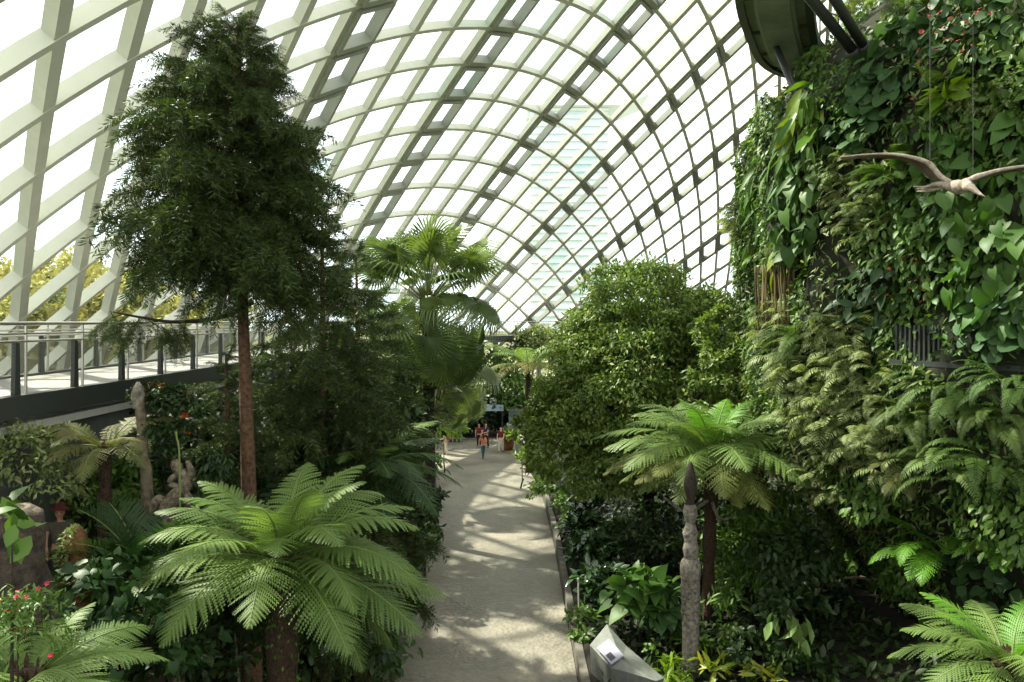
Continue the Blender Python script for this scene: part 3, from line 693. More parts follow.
def wall_hit(px, py):
    d = np.array([(px - 512) / FPX, 1, -(py - HORIZON) / FPX])
    for Y in np.arange(6, 40, .04):
        p = np.array([0, 0, EYE]) + d * Y; q = p[:2] - WC; a = math.atan2(q[1], q[0]) % (2 * PI)
        if np.hypot(*q) < wall_r(p[2]) + float(wall_disp(np.array([a]), np.array([p[2]]))[0]): 
            return p, np.array([math.cos(a), math.sin(a), 0])
    # just past the silhouette: nearest point of approach
    Ys = np.arange(10, 34, .05); P = np.array([0, 0, EYE]) + Ys[:, None] * d
    k = int(np.argmin(np.hypot(P[:, 0] - WC[0], P[:, 1] - WC[1]) - wall_r(P[:, 2]))); q = P[k, :2] - WC; q = q / np.hypot(*q)
    return np.array([*(WC + q * (wall_r(P[k, 2]) + .1)), P[k, 2]]), np.array([q[0], q[1], 0])
# dense small creeper covering the rock between the larger plants
def wall_cover(name, n, size, mat, tm, seed, mask=None, off=.12):
    r = np.random.default_rng(seed); mb = MB(); a = r.uniform(math.radians(150), math.radians(288), n); z = r.uniform(.2, 21, n)
    if mask is not None: k = mask(a, z, r); a, z = a[k], z[k]
    R_ = wall_r(z) + wall_disp(a, z) + off * r.uniform(0, 2, len(a)); N = np.stack([np.cos(a), np.sin(a), 0 * a], 1)
    P = np.stack([WC[0] + R_ * N[:, 0], WC[1] + R_ * N[:, 1], z], 1); cloud(mb, tm, P, N, size, r, out=.6, droop=.6, up=.5)
    o = mb.build(name, M[mat]); return o
def patch(seed, thr=.1):
    def f(a, z, r):
        p = np.stack([np.cos(a) * 11, np.sin(a) * 11, z * 1.2], -1); return vnoise(p, seed) + r.normal(size=len(a)) * .12 > thr
    return f
tag(wall_cover('creeper_foliage', 100000, .14, 'mid', L_SMALL, 3, patch(51, -.12)), 'fine green creeper matted over the planted wall', 'creeper', kind='stuff')
tag(wall_cover('fine_fern_foliage', 30000, .17, 'wisp', L_LANCE, 4, patch(52, .12), .2), 'fine pale trailing foliage streaking the planted wall', 'creeper', kind='stuff')
tag(wall_cover('dark_ivy_foliage', 30000, .17, 'shade', L_OVATE, 5, patch(53, 0.0), .1), 'dark small-leaved ivy in the hollows of the planted wall', 'ivy', kind='stuff')

def wp_leaves(tm, size, mat, n, seed, W=1, H=1, D=.35, out=.45, droop=.8, wild=.35, up=.15, name='foliage', clumped=0):
    """climber: leaves over an ellipse of the wall, local +x = away from the wall"""
    r = np.random.default_rng(seed); a = r.uniform(0, 6.3, n); q = np.sqrt(r.uniform(0, 1, n)); P = np.stack([r.uniform(.05, 1, n) * D * (1.15 - q * .6), np.cos(a) * q * W / 2, np.sin(a) * q * H / 2], 1)
    if clumped:
        c = P[r.choice(n, clumped)]; P = c[r.choice(clumped, n)] + rnd(n, r) * np.array([.1, .12, .12]) * D * 2
    mb = MB(); N = norm(np.stack([np.full(n, 1.), P[:, 1] / W * 1.2, .0 * a], 1))
    X = norm(N * out + rnd(n, r) * wild + np.array([0, 0, -droop])); U = norm(N * .9 + np.array([0, 0, up + .3]) + rnd(n, r) * .3)
    s = size * r.uniform(.55, 1.3, n); mb.add(*inst(tm[0], tm[1], frames(X, U) * s[:, None, None], P))
    st = MB()
    for k in range(0, n, max(1, n // 40)):
        st.add(*tube(smooth_path([[0, P[k, 1] * .8, P[k, 2] - .1], P[k] * [.6, 1, 1] + [0, 0, .05], P[k]], 5), .012, 4, cap=False))
    return mb, st
def wp_fern(n, L, seed, kind='pin', mat=None, spread=1.0, **k):
    r = np.random.default_rng(seed); mb = MB(); tmpl = []
    for v in range(3):
        f = MB()
        if kind == 'pin': pinnate(f, 1, .75 + v * .15, -.9 - v * .2, npin=k.get('npin', 24), plen=k.get('plen', .16), seed=seed + v, W=k.get('Wl', .22), thick=.008, mr=0, tip=.2, vee=.1)
        else: frond(f, 1, .7 + v * .15, -.8, npin=20, plen=.22, teeth=6, seed=seed + v, thick=.008, mr=0)
        V = np.concatenate(f.V); tmpl.append((V, [np.concatenate(x) for x in (f.T, f.Q) if x]))
    for i in range(n):
        az = r.uniform(-1.5, 1.5) * spread; el = r.uniform(-.45, .5); s = L * r.uniform(.7, 1.15)
        Rm = np.array(Matrix.Rotation(az, 3, 'Z') @ Matrix.Rotation(-el, 3, 'Y') @ Matrix.Rotation(r.normal() * .2, 3, 'X')) * s
        V, F = tmpl[i % 3]; mb.add(V @ Rm.T + [r.uniform(-.05, .1), r.normal() * .1 * L, r.normal() * .1 * L], F)
    return mb, None
def wp_shoots(n, L, W, H, D, seed):
    r = np.random.default_rng(seed); mb = MB(); tm = []
    for v in range(4):
        f = MB(); pinnate(f, 1, .7 + .15 * v, -.7 - .2 * v, npin=13, plen=.3, seed=seed + v, W=.2, thick=.008, mr=0, tip=.25, vee=.15, lean=.45, start=.1)
        tm.append((np.concatenate(f.V), [np.concatenate(x) for x in (f.T, f.Q) if x]))
    for i in range(n):
        a = r.uniform(0, 6.3); q = math.sqrt(r.uniform()); y, z = math.cos(a) * q * W / 2, math.sin(a) * q * H / 2
        Rm = np.array(Matrix.Rotation(r.normal() * .75 + y * .3, 3, 'Z') @ Matrix.Rotation(-r.normal() * .35 + .05, 3, 'Y') @ Matrix.Rotation(r.normal() * .35, 3, 'X')) * L * r.uniform(.6, 1.2)
        V, F = tm[i % 4]; mb.add(V @ Rm.T + [r.uniform(-.1, .8) * D * (1.1 - q * .7), y, z], F)
    return mb, None
def wp_roots(n, H, W, seed):
    r = np.random.default_rng(seed); mb = MB()
    for i in range(n):
        y = r.uniform(-.5, .5) * W; h = H * r.uniform(.5, 1); z = np.linspace(.2, -h, 8); x = r.uniform(.1, .5)
        mb.add(*tube(np.stack([x + r.normal(size=8) * .015, y + r.normal(size=8) * .02, z], 1), r.uniform(.012, .035), 5))
    return mb, None
def wall_plant(kind, px, py, label, scale=1.0, off=0.0, name=None, group=None):
    p, nrm = wall_hit(px, py); p = p + nrm * off; rz = math.atan2(nrm[1], nrm[0])
    nm, cat, mats, gen = KINDS[kind]
    me = gen
    t = thing(name or nm, p, label, cat, group, rz)
    for pn, m_ in me: place(pn, m_, t, (0, 0, 0), 0, scale)
    if mats:
        r = np.random.default_rng(int(px)); 
        for q in range(mats[1]): blossom(t, (r.uniform(.3, .7), r.normal() * .42, r.normal() * .4), mats[2] * r.uniform(.7, 1.2), mats[0], r)
    return t
def kind(nm, cat, mat, pair, stem='stalk', part='foliage', extra=None):
    mb, st = pair; out = [(part, mb.mesh(part, [M[mat]]))]
    return (nm, cat, extra, out)
KINDS = {}
for v in range(4):
    KINDS['phil%d' % v] = kind('philodendron_plant', 'climber', 'phil', wp_leaves(L_HEART, .33, 'phil', 110, 60 + v, 2.2, 2.2, .55))
    KINDS['bego%d' % v] = kind('begonia_plant', 'plant', 'bluegreen', wp_leaves(L_ROUND, .34, 'bluegreen', 70, 70 + v, 1.9, 1.6, .4, droop=.45, out=.6))
    KINDS['wisp%d' % v] = kind('feathery_shrub', 'shrub', 'wisp', wp_shoots(95, .75, 2.6, 2.1, .95, 80 + v))
    KINDS['fern%d' % v] = kind('sword_fern', 'fern', 'fern', wp_fern(16, 1.2, 90 + v), part='fronds')
    KINDS['leafy%d' % v] = kind('creeper_vine', 'creeper', 'mid', wp_leaves(L_OVATE, .22, 'mid', 420, 100 + v, 2.2, 2.0, .5, droop=.6))
KINDS['dark'] = kind('climber_vine', 'climber', 'gloss', wp_leaves(L_OVATE, .36, 'gloss', 110, 120, 1.9, 2.0, .6, droop=.5, out=.7))
KINDS['yellow'] = kind('climber_vine', 'climber', 'phil_yellow', wp_leaves(L_HEART, .42, 'phil_yellow', 26, 121, 1.5, 2.4, .6, droop=.9))
KINDS['strap'] = kind('climber_vine', 'climber', 'phil', wp_leaves(L_STRAP, .95, 'phil', 60, 122, 1.4, 2.6, .5, droop=.9, out=.5))
KINDS['bigstrap'] = kind('climber_vine', 'climber', 'phil_yellow', wp_leaves(leaf('lance', .3, .3, .3), .62, 'phil_yellow', 34, 123, .9, 1.6, .5, droop=.9, out=.5))
KINDS['lime'] = kind('bird_nest_fern', 'fern', 'lime', wp_leaves(L_OVATE, .5, 'lime', 22, 124, .55, .4, .35, droop=.0, out=.8, wild=.5), part='leaves')
KINDS['pink'] = kind('begonia_plant', 'plant', 'bluegreen', wp_leaves(L_ROUND, .24, 'bluegreen', 150, 125, 2.0, 2.0, .4, droop=.4, out=.6),
                     extra=('pink', 34, .085))
KINDS['orange'] = kind('creeper_vine', 'creeper', 'mid', wp_leaves(L_OVATE, .2, 'mid', 200, 127, 1.6, 1.6, .4),
                     extra=('orange', 24, .075))
KINDS['root'] = kind('hanging_root', 'roots', 'straw', wp_roots(46, 2.0, 1.9, 129), part='strands')
KINDS['twice'] = kind('lacy_fern', 'fern', 'fern', wp_fern(14, 1.25, 130, 'frond'), part='fronds')
KINDS['twice_p'] = kind('lacy_fern', 'fern', 'fern_pale', wp_fern(8, 1.2, 131, 'frond'), part='fronds')
KINDS['twice_b'] = kind('lacy_fern', 'fern', 'fern_bright', wp_fern(7, 1.4, 132, 'frond', spread=.8), part='fronds')
KINDS['boston'] = kind('boston_fern', 'fern', 'fern_mid', wp_fern(26, 1.55, 133, npin=32, plen=.13, Wl=.15), part='fronds')
KINDS['boston_d'] = kind('boston_fern', 'fern', 'fern_mid', wp_fern(26, 1.35, 134, npin=30, plen=.14, Wl=.16), part='fronds')
for a in [
    # top of the wall
    ('wisp0', 845, 18, 'feathery yellow-green shrub on the wall top next to the dark twin struts', .8), ('bego0', 905, 55, 'bluish round-leaved begonia right under the foot of the twin struts', 1.0),
    ('bego1', 872, 92, 'round-leaved begonia hanging below the one at the strut foot', .9), ('leafy0', 815, 78, 'leafy creeper on the wall edge where the aerial walkway meets it', .8),
    ('pink', 962, 40, 'begonia with pink flowers high on the planted wall', 1.1), ('leafy1', 1005, 30, 'leafy creeper above the yellow-green nest fern and behind the pink begonia', 1.0),
    ('lime', 952, 93, 'yellow-green nest fern glowing in the middle of the upper wall', 1.0), ('fern0', 925, 15, 'sword fern at the top of the wall above the begonias', .8),
    ('leafy2', 1000, 80, 'leafy creeper between the pink begonia and the big heart leaves', 1.0), ('wisp1', 985, 105, 'pale feathery fronds arching above the big heart leaves', .55),
    # upper middle
    ('bigstrap', 815, 118, 'yellow-green long-leaved climber drooping beside the thin strut foot', 1.1), ('strap', 800, 150, 'dark long-leaved climber hanging on the outer edge of the wall', 1.0),
    ('leafy3', 770, 128, 'leafy creeper at the wall silhouette below the thin strut', .9), ('bego2', 850, 125, 'begonia patch between the long-leaved climber and the pterosaur wing tip', .8),
    ('wisp2', 845, 178, 'orange-tinged feathery shrub under the tip of the pterosaur wing', .65), ('twice', 900, 180, 'soft lacy fern slope behind the pterosaur wing', 1.0),
    ('phil0', 1000, 150, 'big heart-leaved climber above the pterosaur body', 1.0), ('phil1', 935, 150, 'big heart-leaved climber behind the bent pterosaur wing', .8),
    ('fern1', 880, 140, 'sword fern just above the pterosaur wing tip', .8),
    # the hanging brow
    ('phil2', 800, 205, 'bluish heart-leaved climber cascading over the shadowed hollow', 1.15), ('strap', 765, 190, 'strap-leaved climber spilling off the outer edge above the roots', .9),
    ('wisp3', 740, 225, 'feathery shrub on the wall edge near the glass', .7), ('leafy0', 735, 262, 'leafy creeper on the outer edge beside the round tree top', .8),
    ('yellow', 790, 258, 'yellowing heart-leaved climber dangling in front of the roots', 1.0), ('root', 785, 272, 'curtain of brown hanging roots under the wall brow', 1.0),
    ('bigstrap', 760, 245, 'bright drooping strap leaves at the outer wall edge', .7),
    # right middle
    ('phil3', 985, 215, 'heart-leaved climber under the pterosaur body', 1.0), ('phil0', 935, 205, 'heart-leaved climber trailing down below the bent wing', .7),
    ('leafy1', 890, 230, 'leafy creeper over the shadowed hollow', .9), ('wisp0', 865, 215, 'grey-green feathery curtain beside the shadowed hollow', .7),
    ('dark', 880, 298, 'dark glossy-leaved climber right of the shadowed hollow', 1.0), ('orange', 925, 275, 'creeper with small orange flowers above the dark ledge', 1.0),
    ('phil1', 1010, 265, 'large pale heart-leaved climber beside the dark ledge', 1.1), ('leafy2', 960, 250, 'leafy creeper between the orange flowers and the large pale climber', 1.0),
    ('bego3', 1000, 320, 'begonia trailing at the end of the dark ledge', .8), ('leafy3', 900, 335, 'leafy creeper below the dark glossy climber', .8),
    # ferny ledge
    ('boston', 950, 405, 'lush boston fern arching out below the dark ledge', 1.0), ('boston_d', 915, 425, 'boston fern hanging beside the sunlit feathery shrubs', .9),
    ('boston_d', 1000, 430, 'boston fern hanging at the outer end of the ledge', .9), ('boston', 1010, 395, 'upright boston fern tucked under the trailing begonia', .8),
    # sunlit feathery slope
    ('wisp1', 812, 385, 'sunlit feathery shrub beside the tree fern crown', 1.0), ('wisp2', 858, 375, 'sunlit feathery shrub under the shadowed hollow', .9), ('wisp3', 838, 425, 'sunlit feathery shrub in the middle of the bright slope', 1.0),
    ('wisp0', 880, 435, 'sunlit feathery shrub next to the boston ferns', .9), ('wisp1', 845, 340, 'pale feathery shrub at the mouth of the shadowed hollow', .8), ('wisp2', 790, 335, 'pale feathery shrub behind the top of the round tree', .9),
    ('fern2', 800, 345, 'sword fern below the hanging roots', 1.0), ('wisp3', 825, 475, 'feathery shrub at the lower end of the bright slope', .8), ('leafy0', 865, 480, 'leafy creeper under the bright feathery slope', .9),
    # lower wall
    ('twice_p', 905, 478, 'withered pale fern below the boston ferns', .9), ('fern3', 950, 470, 'sword fern hanging in a curtain over the lower wall', 1.1), ('fern0', 990, 480, 'hanging sword fern beside the red berries', 1.1),
    ('twice_b', 955, 548, 'bright fern fronds reaching out of the dark lower wall', 1.0, .5), ('twice_b', 1005, 545, 'lone bright fern frond low at the wall end', .7), ('leafy1', 850, 555, 'shaded creeper beside the dark cave', .9), ('leafy2', 900, 560, 'shaded creeper over the driftwood branch', .8),
    ('phil2', 880, 605, 'shaded heart-leaved climber below the driftwood branch', .8), ('phil3', 935, 610, 'shaded heart-leaved climber beside the bottom tree fern', .8),
    ('bego0', 985, 575, 'shaded begonia above the bottom tree fern', .8), ('leafy3', 1010, 510, 'shaded creeper between the fern curtain and the lone bright frond', .9)]:
    wall_plant(*a)

# ------------------------------------------------------------------ planting beds
B = bush
k_ = dict(trunk=True)
# right bed, from the path kerb to the cave
B('dark glossy shrub with sunlit leaves along the kerb of the path', 592, 560, 24.5, .9, 1100, .34, 'glint', L_OVATE, 201, more=[(585, 535, 27, .8), (602, 585, 22.5, .8), (590, 515, 29, .7)], clump=14, droop=.02, wild=.4, out=.4, up=2.2)
B('low light-green bedding plant behind the stone kerb', 582, 618, 21, .35, 300, .16, 'mid', L_OVATE, 202, more=[(584, 640, 20, .3)], clump=12)
B('big-leaved elephant ear plant beside the faceted planter', 640, 598, 19.6, .9, 130, .46, 'phil', L_HEART, 203, name='elephant_ear', cat='plant', clump=4, cs=.35, droop=.25, out=.6, wild=.3, up=1.4)
B('second elephant ear plant leaning against the wooden post', 668, 612, 19.2, .5, 50, .46, 'bluegreen', L_HEART, 2035, name='elephant_ear', cat='plant', clump=4, cs=.35, droop=.25, out=.6, wild=.3, up=1.4)
B('dark shrub under the round tree behind the elephant ear', 640, 545, 25, 1.2, 1600, .2, 'shade', L_OVATE, 204, more=[(612, 545, 25, .9), (665, 560, 24, 1.0)])
B('tall leafy shrub growing behind the tree fern trunk', 748, 545, 21.5, 1.5, 2600, .26, 'mid', L_LANCE, 205, more=[(775, 520, 21, 1.2), (755, 590, 20.5, 1.2)], droop=.7)
B('shrub with yellow specks under the flat tree fern', 725, 560, 22, .8, 800, .2, 'mid', L_OVATE, 206, extra=(14, 'lime', .16, L_OVATE))
B('leafy shrub at the edge of the dark cave', 790, 560, 19, 1.0, 1300, .22, 'shade', L_OVATE, 207, more=[(795, 610, 18, .8)])
B('low mixed groundcover around the foot of the wooden post', 690, 645, 18.6, .55, 700, .14, 'mid', L_OVATE, 208, more=[(660, 650, 18.4, .45), (730, 640, 18.4, .6)], h=.5, extra=(16, 'red', .06, L_SMALL))
B('yellow-edged croton at the front of the bed', 712, 668, 17.2, .32, 45, .32, 'croton', L_LANCE, 209, name='croton', cat='plant', clump=9, cs=.5, droop=.1)
B('second yellow-edged croton under the pale striped leaves', 765, 678, 16.8, .3, 40, .3, 'croton', L_LANCE, 210, name='croton', cat='plant', clump=9, cs=.5, droop=.1)
B('bright young shrub in front of the faceted planter end', 672, 672, 17.2, .35, 160, .24, 'lime', L_LANCE, 211, clump=10, cs=.5)
B('pale striped calathea at the edge of the cave', 785, 628, 17.2, .5, 14, .45, 'variegated', L_OVATE, 212, name='calathea', cat='plant', clump=3, droop=.9, out=.35, wild=.25)
B('leafy shrub in front of the cave mouth', 760, 650, 17.6, .7, 800, .2, 'shade', L_OVATE, 213, more=[(800, 668, 16.8, .6)], h=.6)
B('dark undershrub between round tree trunk and wall', 770, 470, 25, 1.5, 2000, .22, 'shade', L_OVATE, 214, more=[(735, 500, 25, 1.3), (700, 520, 25.5, 1.2), (660, 515, 27, 1.0)])
B('light-leaved shrub trailing at the far coping of the planter wall', 520, 440, 40, .9, 700, .22, 'lime', L_TINY, 215, more=[(530, 460, 38, .9), (545, 490, 35, .8)])
B('low shrub spilling over the kerb below the round tree', 565, 505, 31.5, .7, 700, .2, 'mid', L_OVATE, 216, more=[(575, 525, 29.5, .6), (552, 488, 33.5, .6)], h=.6)
# left bed
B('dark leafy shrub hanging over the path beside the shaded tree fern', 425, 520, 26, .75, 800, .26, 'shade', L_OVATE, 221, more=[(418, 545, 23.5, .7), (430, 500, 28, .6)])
B('big-leaved shrub at the path edge where the people walk', 420, 472, 34, .9, 380, .42, 'phil', L_OVATE, 222, more=[(405, 490, 31, .9), (425, 462, 37, .7)], clump=10)
B('light-green low tree beside the plaza at the far end', 445, 428, 44, 1.0, 700, .24, 'lime', L_TINY, 223, more=[(425, 435, 43, .9), (462, 432, 45, .6)], h=.7)
B('pale small-leaved shrub under the raised walkway', 32, 468, 11.5, .75, 1600, .1, 'wisp', L_TINY, 224, more=[(10, 455, 11.5, .6), (58, 490, 12, .5)])
B('young plant with broad bright leaves above the fallen trunk', 12, 530, 5.6, .3, 18, .17, 'mid', leaf('ovate', .6, .2, .3), 225, name='broad_leaved_plant', cat='plant', clump=4, droop=.7, out=.4)
B('feathery bright fern with red flowers at the picture corner', 18, 628, 5.4, .3, 900, .06, 'mid', L_LANCE, 226, name='flowering_plant', cat='plant', clump=20, extra=(16, 'red', .035, L_SMALL))
B('dark large-leaved plant behind the pale fern fronds', 105, 600, 9.5, .7, 420, .15, 'gloss', L_HEART, 227, name='elephant_ear', cat='plant', clump=5, droop=.4, more=[(70, 640, 9, .5), (150, 640, 9, .6)])
B('bluish broad-leaved plant beside the mossy stump', 122, 575, 10.6, .45, 90, .2, 'bluegreen', L_HEART, 228, name='elephant_ear', cat='plant', clump=5)
B('leafy thicket behind the mossy stump', 95, 490, 14, 1.0, 2000, .16, 'mid', L_OVATE, 229, more=[(120, 515, 13.5, .8), (70, 480, 14.5, .7)])
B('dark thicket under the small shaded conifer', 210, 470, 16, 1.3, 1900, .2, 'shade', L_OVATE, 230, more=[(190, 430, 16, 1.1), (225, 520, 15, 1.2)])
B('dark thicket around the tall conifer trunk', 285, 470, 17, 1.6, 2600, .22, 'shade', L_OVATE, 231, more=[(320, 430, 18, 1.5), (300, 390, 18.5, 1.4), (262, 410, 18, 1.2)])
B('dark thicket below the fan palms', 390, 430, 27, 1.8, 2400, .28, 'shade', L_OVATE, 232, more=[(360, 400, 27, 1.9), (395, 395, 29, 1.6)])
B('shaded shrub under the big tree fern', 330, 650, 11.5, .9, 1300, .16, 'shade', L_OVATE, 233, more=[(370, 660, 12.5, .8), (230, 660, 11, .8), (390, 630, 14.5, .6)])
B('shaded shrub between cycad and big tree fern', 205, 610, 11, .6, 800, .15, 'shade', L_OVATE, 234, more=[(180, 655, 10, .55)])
B('creeper-covered mound with autumn leaves beside the pale trunk', 166, 402, 12.2, .34, 3000, .085, 'shade', L_OVATE, 235, name='epiphyte_clump', cat='plant', trunk=False, more=[(150, 398, 12.2, .26), (188, 408, 12.2, .28), (156, 428, 12.2, .26), (180, 434, 12.2, .26), (166, 452, 12.2, .2)], extra=(14, 'orange', .12, L_OVATE))
# far end behind the plaza
for q in [('dark broad-crowned tree behind the plaza and the fan palms', 420, 385, 56, 2.6, [(395, 370, 56, 2.4), (445, 395, 55, 2.0)], 241, 'shade'),
          ('broad-crowned tree behind the sign board', 500, 385, 60, 2.2, [(485, 370, 60, 2.0), (520, 395, 58, 2.0)], 242, 'mid'),
          ('yellowish tree under the far walkway', 525, 350, 62, 1.8, [(540, 345, 62, 1.6)], 243, 'wisp')]:
    B(q[0], q[1], q[2], q[3], q[4], 2600, .34, q[7], L_OVATE, q[6], name='tree', cat='tree', more=q[5], rt=.2)

B('dark shrub at the foot of the tall conifer behind the big tree fern', 240, 620, 12.6, .8, 1500, .17, 'shade', L_OVATE, 236, more=[(200, 560, 12.6, .6), (260, 560, 13, .7)])

def ground_cover(n, side, seed, mat, tm, size):
    r = np.random.default_rng(seed); y = 4 + 44 * r.uniform(0, 1, n) ** 1.3; l, rr = path_edges(y)
    x = rr + .45 + r.uniform(0, 11, n) if side else l - .45 - r.uniform(0, 6, n) * np.where(y < 30, .75, 1)
    k = np.hypot(x - WC[0], y - WC[1]) > 11.4; k &= x > -7.9; x, y = x[k], y[k]; P = np.stack([x, y, ground(x, y) + r.uniform(.02, .35, len(x)) ** 1.4], 1)
    mb = MB(); cloud(mb, tm, P, np.tile([0, 0, 1.], (len(P), 1)), size, r, out=.35, droop=.0, wild=.9); return mb
for side, nm in ((1, 'undergrowth_foliage'), (0, 'ground_ivy_foliage')):
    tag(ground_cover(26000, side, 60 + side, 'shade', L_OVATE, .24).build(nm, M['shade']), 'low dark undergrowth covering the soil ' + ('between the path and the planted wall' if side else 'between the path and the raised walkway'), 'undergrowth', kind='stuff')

for q in [('clipped dark shrub behind the slatted screen', 428, 416, 58, 2.0, [(405, 418, 58, 1.8), (450, 417, 58, 1.9)], 251, 'shade'),
          ('dark shrub filling the back between screen and sign board', 470, 416, 59, 2.0, [(458, 420, 59, 1.6), (485, 417, 60, 1.7)], 252, 'shade'),
          ('dark shrub behind the grey counter at the far end', 510, 414, 60.5, 2.0, [(525, 416, 60, 1.8), (498, 416, 60, 1.7), (545, 410, 58, 2.0)], 253, 'shade')]:
    B(q[0], q[1], q[2], q[3], q[4], 3600, .34, q[7], L_OVATE, q[6], more=q[5])
# ------------------------------------------------------------------ aerial walkway at the top of the mountain
ZW = 16.07
AW = smooth_path([(9.7, 22.6), (8.5, 22.0), (7.7, 21.1), (6.95, 19.6), (6.0, 17.4), (5.35, 15.2), (5.15, 13), (5.5, 10.6), (6.7, 8.6), (8.6, 7.4)], 60)
AD = norm(np.gradient(AW, axis=0)); AN = np.stack([-AD[:, 1], AD[:, 0]], 1)
aw = thing('aerial_walkway', (AW[0][0], AW[0][1], ZW), 'dark curved aerial walkway seen from below where it meets the top of the planted wall', 'walkway')
AB = np.array([AW[0][0], AW[0][1], ZW])
def astrip(o0, o1, z0, z1):
    P = np.concatenate([AW + AN * (o0 + o1) / 2, np.full((60, 1), ZW)], 1) - AB; return sweep(P, np.tile([0, 0, 1.], (60, 1)), abs(o1 - o0), z0, z1)
MB().add(*astrip(-.75, .75, .12, .3)).build('deck', M['soffit'], aw)
MB().add(*astrip(-.35, .35, -.12, .12)).build('spine_beam', M['soffit'], aw)
for s_ in (-1, 1):
    MB().add(*astrip(s_ * .75 - .09, s_ * .75 + .09, .02, .36)).build('edge_channel', M['darksteel'], aw)
    MB().add(*astrip(s_ * .4 - .04, s_ * .4 + .04, -.02, .14)).build('service_pipe', M['vent'], aw)
    P = np.concatenate([AW + AN * s_ * .76, np.full((60, 1), ZW + 1.4)], 1) - AB; MB().add(*tube(P, .025, 6)).build('handrail', M['stainless'], aw, True)
    pm = [MB().add(*tube([P[k] - [0, 0, 1.1], P[k]], .02, 6)) for k in range(0, 60, 4)]
    for q in pm: q.build('post', M['darksteel'], aw)
for k in range(3, 58, 6):
    a_ = np.array([*(AW[k] - AN[k] * .72), ZW + .1]) - AB; b_ = np.array([*(AW[k] + AN[k] * .72), ZW + .1]) - AB
    MB().add(*tube([a_, b_], .06, 6)).build('cross_beam', M['darksteel'], aw)
def strut(label, a, b, r):
    t = thing('steel_strut', b, label, 'strut'); a = np.array(a) - b
    n_ = norm(a[None])[0]; MB().add(*tube([[0, 0, 0], a], r, 12)).build('tube', M['darksteel'], t, True)
    MB().add(*tube([n_ * .02, n_ * .3], r * 1.35, 12)).build('collar', M['darksteel'], t, True)
w1 = wall_hit(858, 57)[0]; w2 = wall_hit(868, 53)[0]; w3 = wall_hit(801, 106)[0]
strut('thicker dark steel strut of the crossing pair running down to the begonias', (4.95, 14.7, ZW), w1, .115)
strut('upper dark steel strut of the crossing pair running down to the begonias', (5.6, 14.7, ZW), w2, .105)
strut('thin single dark steel strut below the aerial walkway', at(775, 44, 19.9), w3, .085)

# ------------------------------------------------------------------ pterosaur sculpture
PT = at(958, 187, 10.0)
M['ptero'] = plain('pterosaur_hide', (172, 162, 146), .7, rgb2=(118, 104, 90), scale=14, bump=.3)
M['membrane'] = plain('wing_membrane', (120, 102, 86), .65, rgb2=(86, 68, 56), scale=9)
M['crest'] = plain('pink_crest', (196, 138, 128), .6, var=.2, scale=20)
pt = thing('pterosaur_sculpture', PT, 'flying pterosaur sculpture with spread wings hanging in front of the planted wall', 'sculpture')
PX = lambda px, py, dy=0: at(px, py, 10.0 + dy) - PT
P = smooth_path([PX(913, 186.5, .35), PX(925, 187, .3), PX(938, 184, .15), PX(950, 186, .05), PX(959, 187, -.05), PX(964, 186, -.12), PX(968, 186.5, -.2), PX(974, 190, -.28), PX(980, 194, -.36), PX(985, 196.5, -.42)], 46)
R_ = np.interp(np.linspace(0, 1, 46), [0, .12, .28, .42, .52, .6, .68, .76, .88, 1], [.008, .018, .05, .1, .085, .055, .07, .045, .022, .004])
mb = MB().add(*tube(P, R_, 16)); 
for s_, off in ((1, .02), (-1, -.02)):      # trailing legs
    mb.add(*tube(smooth_path([P[14], PX(930, 190 + off * 40, .3), PX(917, 190 + 60 * off, .5 + off * 3)], 10), np.linspace(.03, .008, 10), 8))
mb.build('body', M['ptero'], pt, True)
def wing(lead, trail, nm='wing'):
    n = 26; A_ = smooth_path(lead, n); B_ = smooth_path(trail, n); mb = MB(); rows = 6
    tt = np.linspace(0, 1, rows)[:, None, None]; G = A_ * (1 - tt) + B_ * tt; G[1:-1] -= np.array([0, 0, .03]) * np.sin(np.linspace(0, PI, rows)[1:-1])[:, None, None]
    up = G + [0, 0, .008]; V = np.concatenate([up.reshape(-1, 3), (G - [0, 0, .008]).reshape(-1, 3)])
    i = np.arange(rows - 1)[:, None] * n; j = np.arange(n - 1)[None]; F = np.stack([i + j, i + j + 1, i + n + j + 1, i + n + j], -1).reshape(-1, 4)
    k = rows * n; e = (rows - 1) * n + np.arange(n - 1)
    mb.add(V, np.concatenate([F, F[:, ::-1] + k, np.stack([e, e + 1, e + 1 + k, e + k], 1)]))
    w = mb.build(nm, M['membrane'], pt, True)
    MB().add(*tube(A_, np.interp(np.linspace(0, 1, n), [0, .25, .3, .35, 1], [.04, .032, .042, .03, .006]), 10)).build('arm', M['ptero'], w, True)
wing([PX(952, 184, .05), PX(940, 176, .1), PX(928, 163, .15), PX(908, 156.5, .2), PX(888, 154, .3), PX(865, 154.5, .4), PX(841, 157, .55)],
     [PX(945, 188, .3), PX(938, 184, .42), PX(926, 175, .5), PX(909, 162, .52), PX(888, 157, .5), PX(866, 156, .5), PX(842, 157.2, .58)])
wing([PX(957, 184, -.02), PX(966, 181, -.05), PX(980, 175.5, -.1), PX(1000, 170, -.1), PX(1025, 166, -.05), PX(1052, 163, .05), PX(1078, 166, .2)],
     [PX(954, 188, .25), PX(966, 184.5, .38), PX(982, 178, .4), PX(1001, 172.5, .35), PX(1026, 168, .3), PX(1053, 165, .25), PX(1078, 166.4, .24)])
MB().add(*tube(smooth_path([PX(963, 184, -.12), PX(966, 180.5, -.12), PX(969, 183, -.2), PX(972, 187, -.26)], 12), np.interp(np.linspace(0, 1, 12), [0, .4, 1], [.03, .035, .01]), 10)).build('head_crest', M['crest'], pt, True)
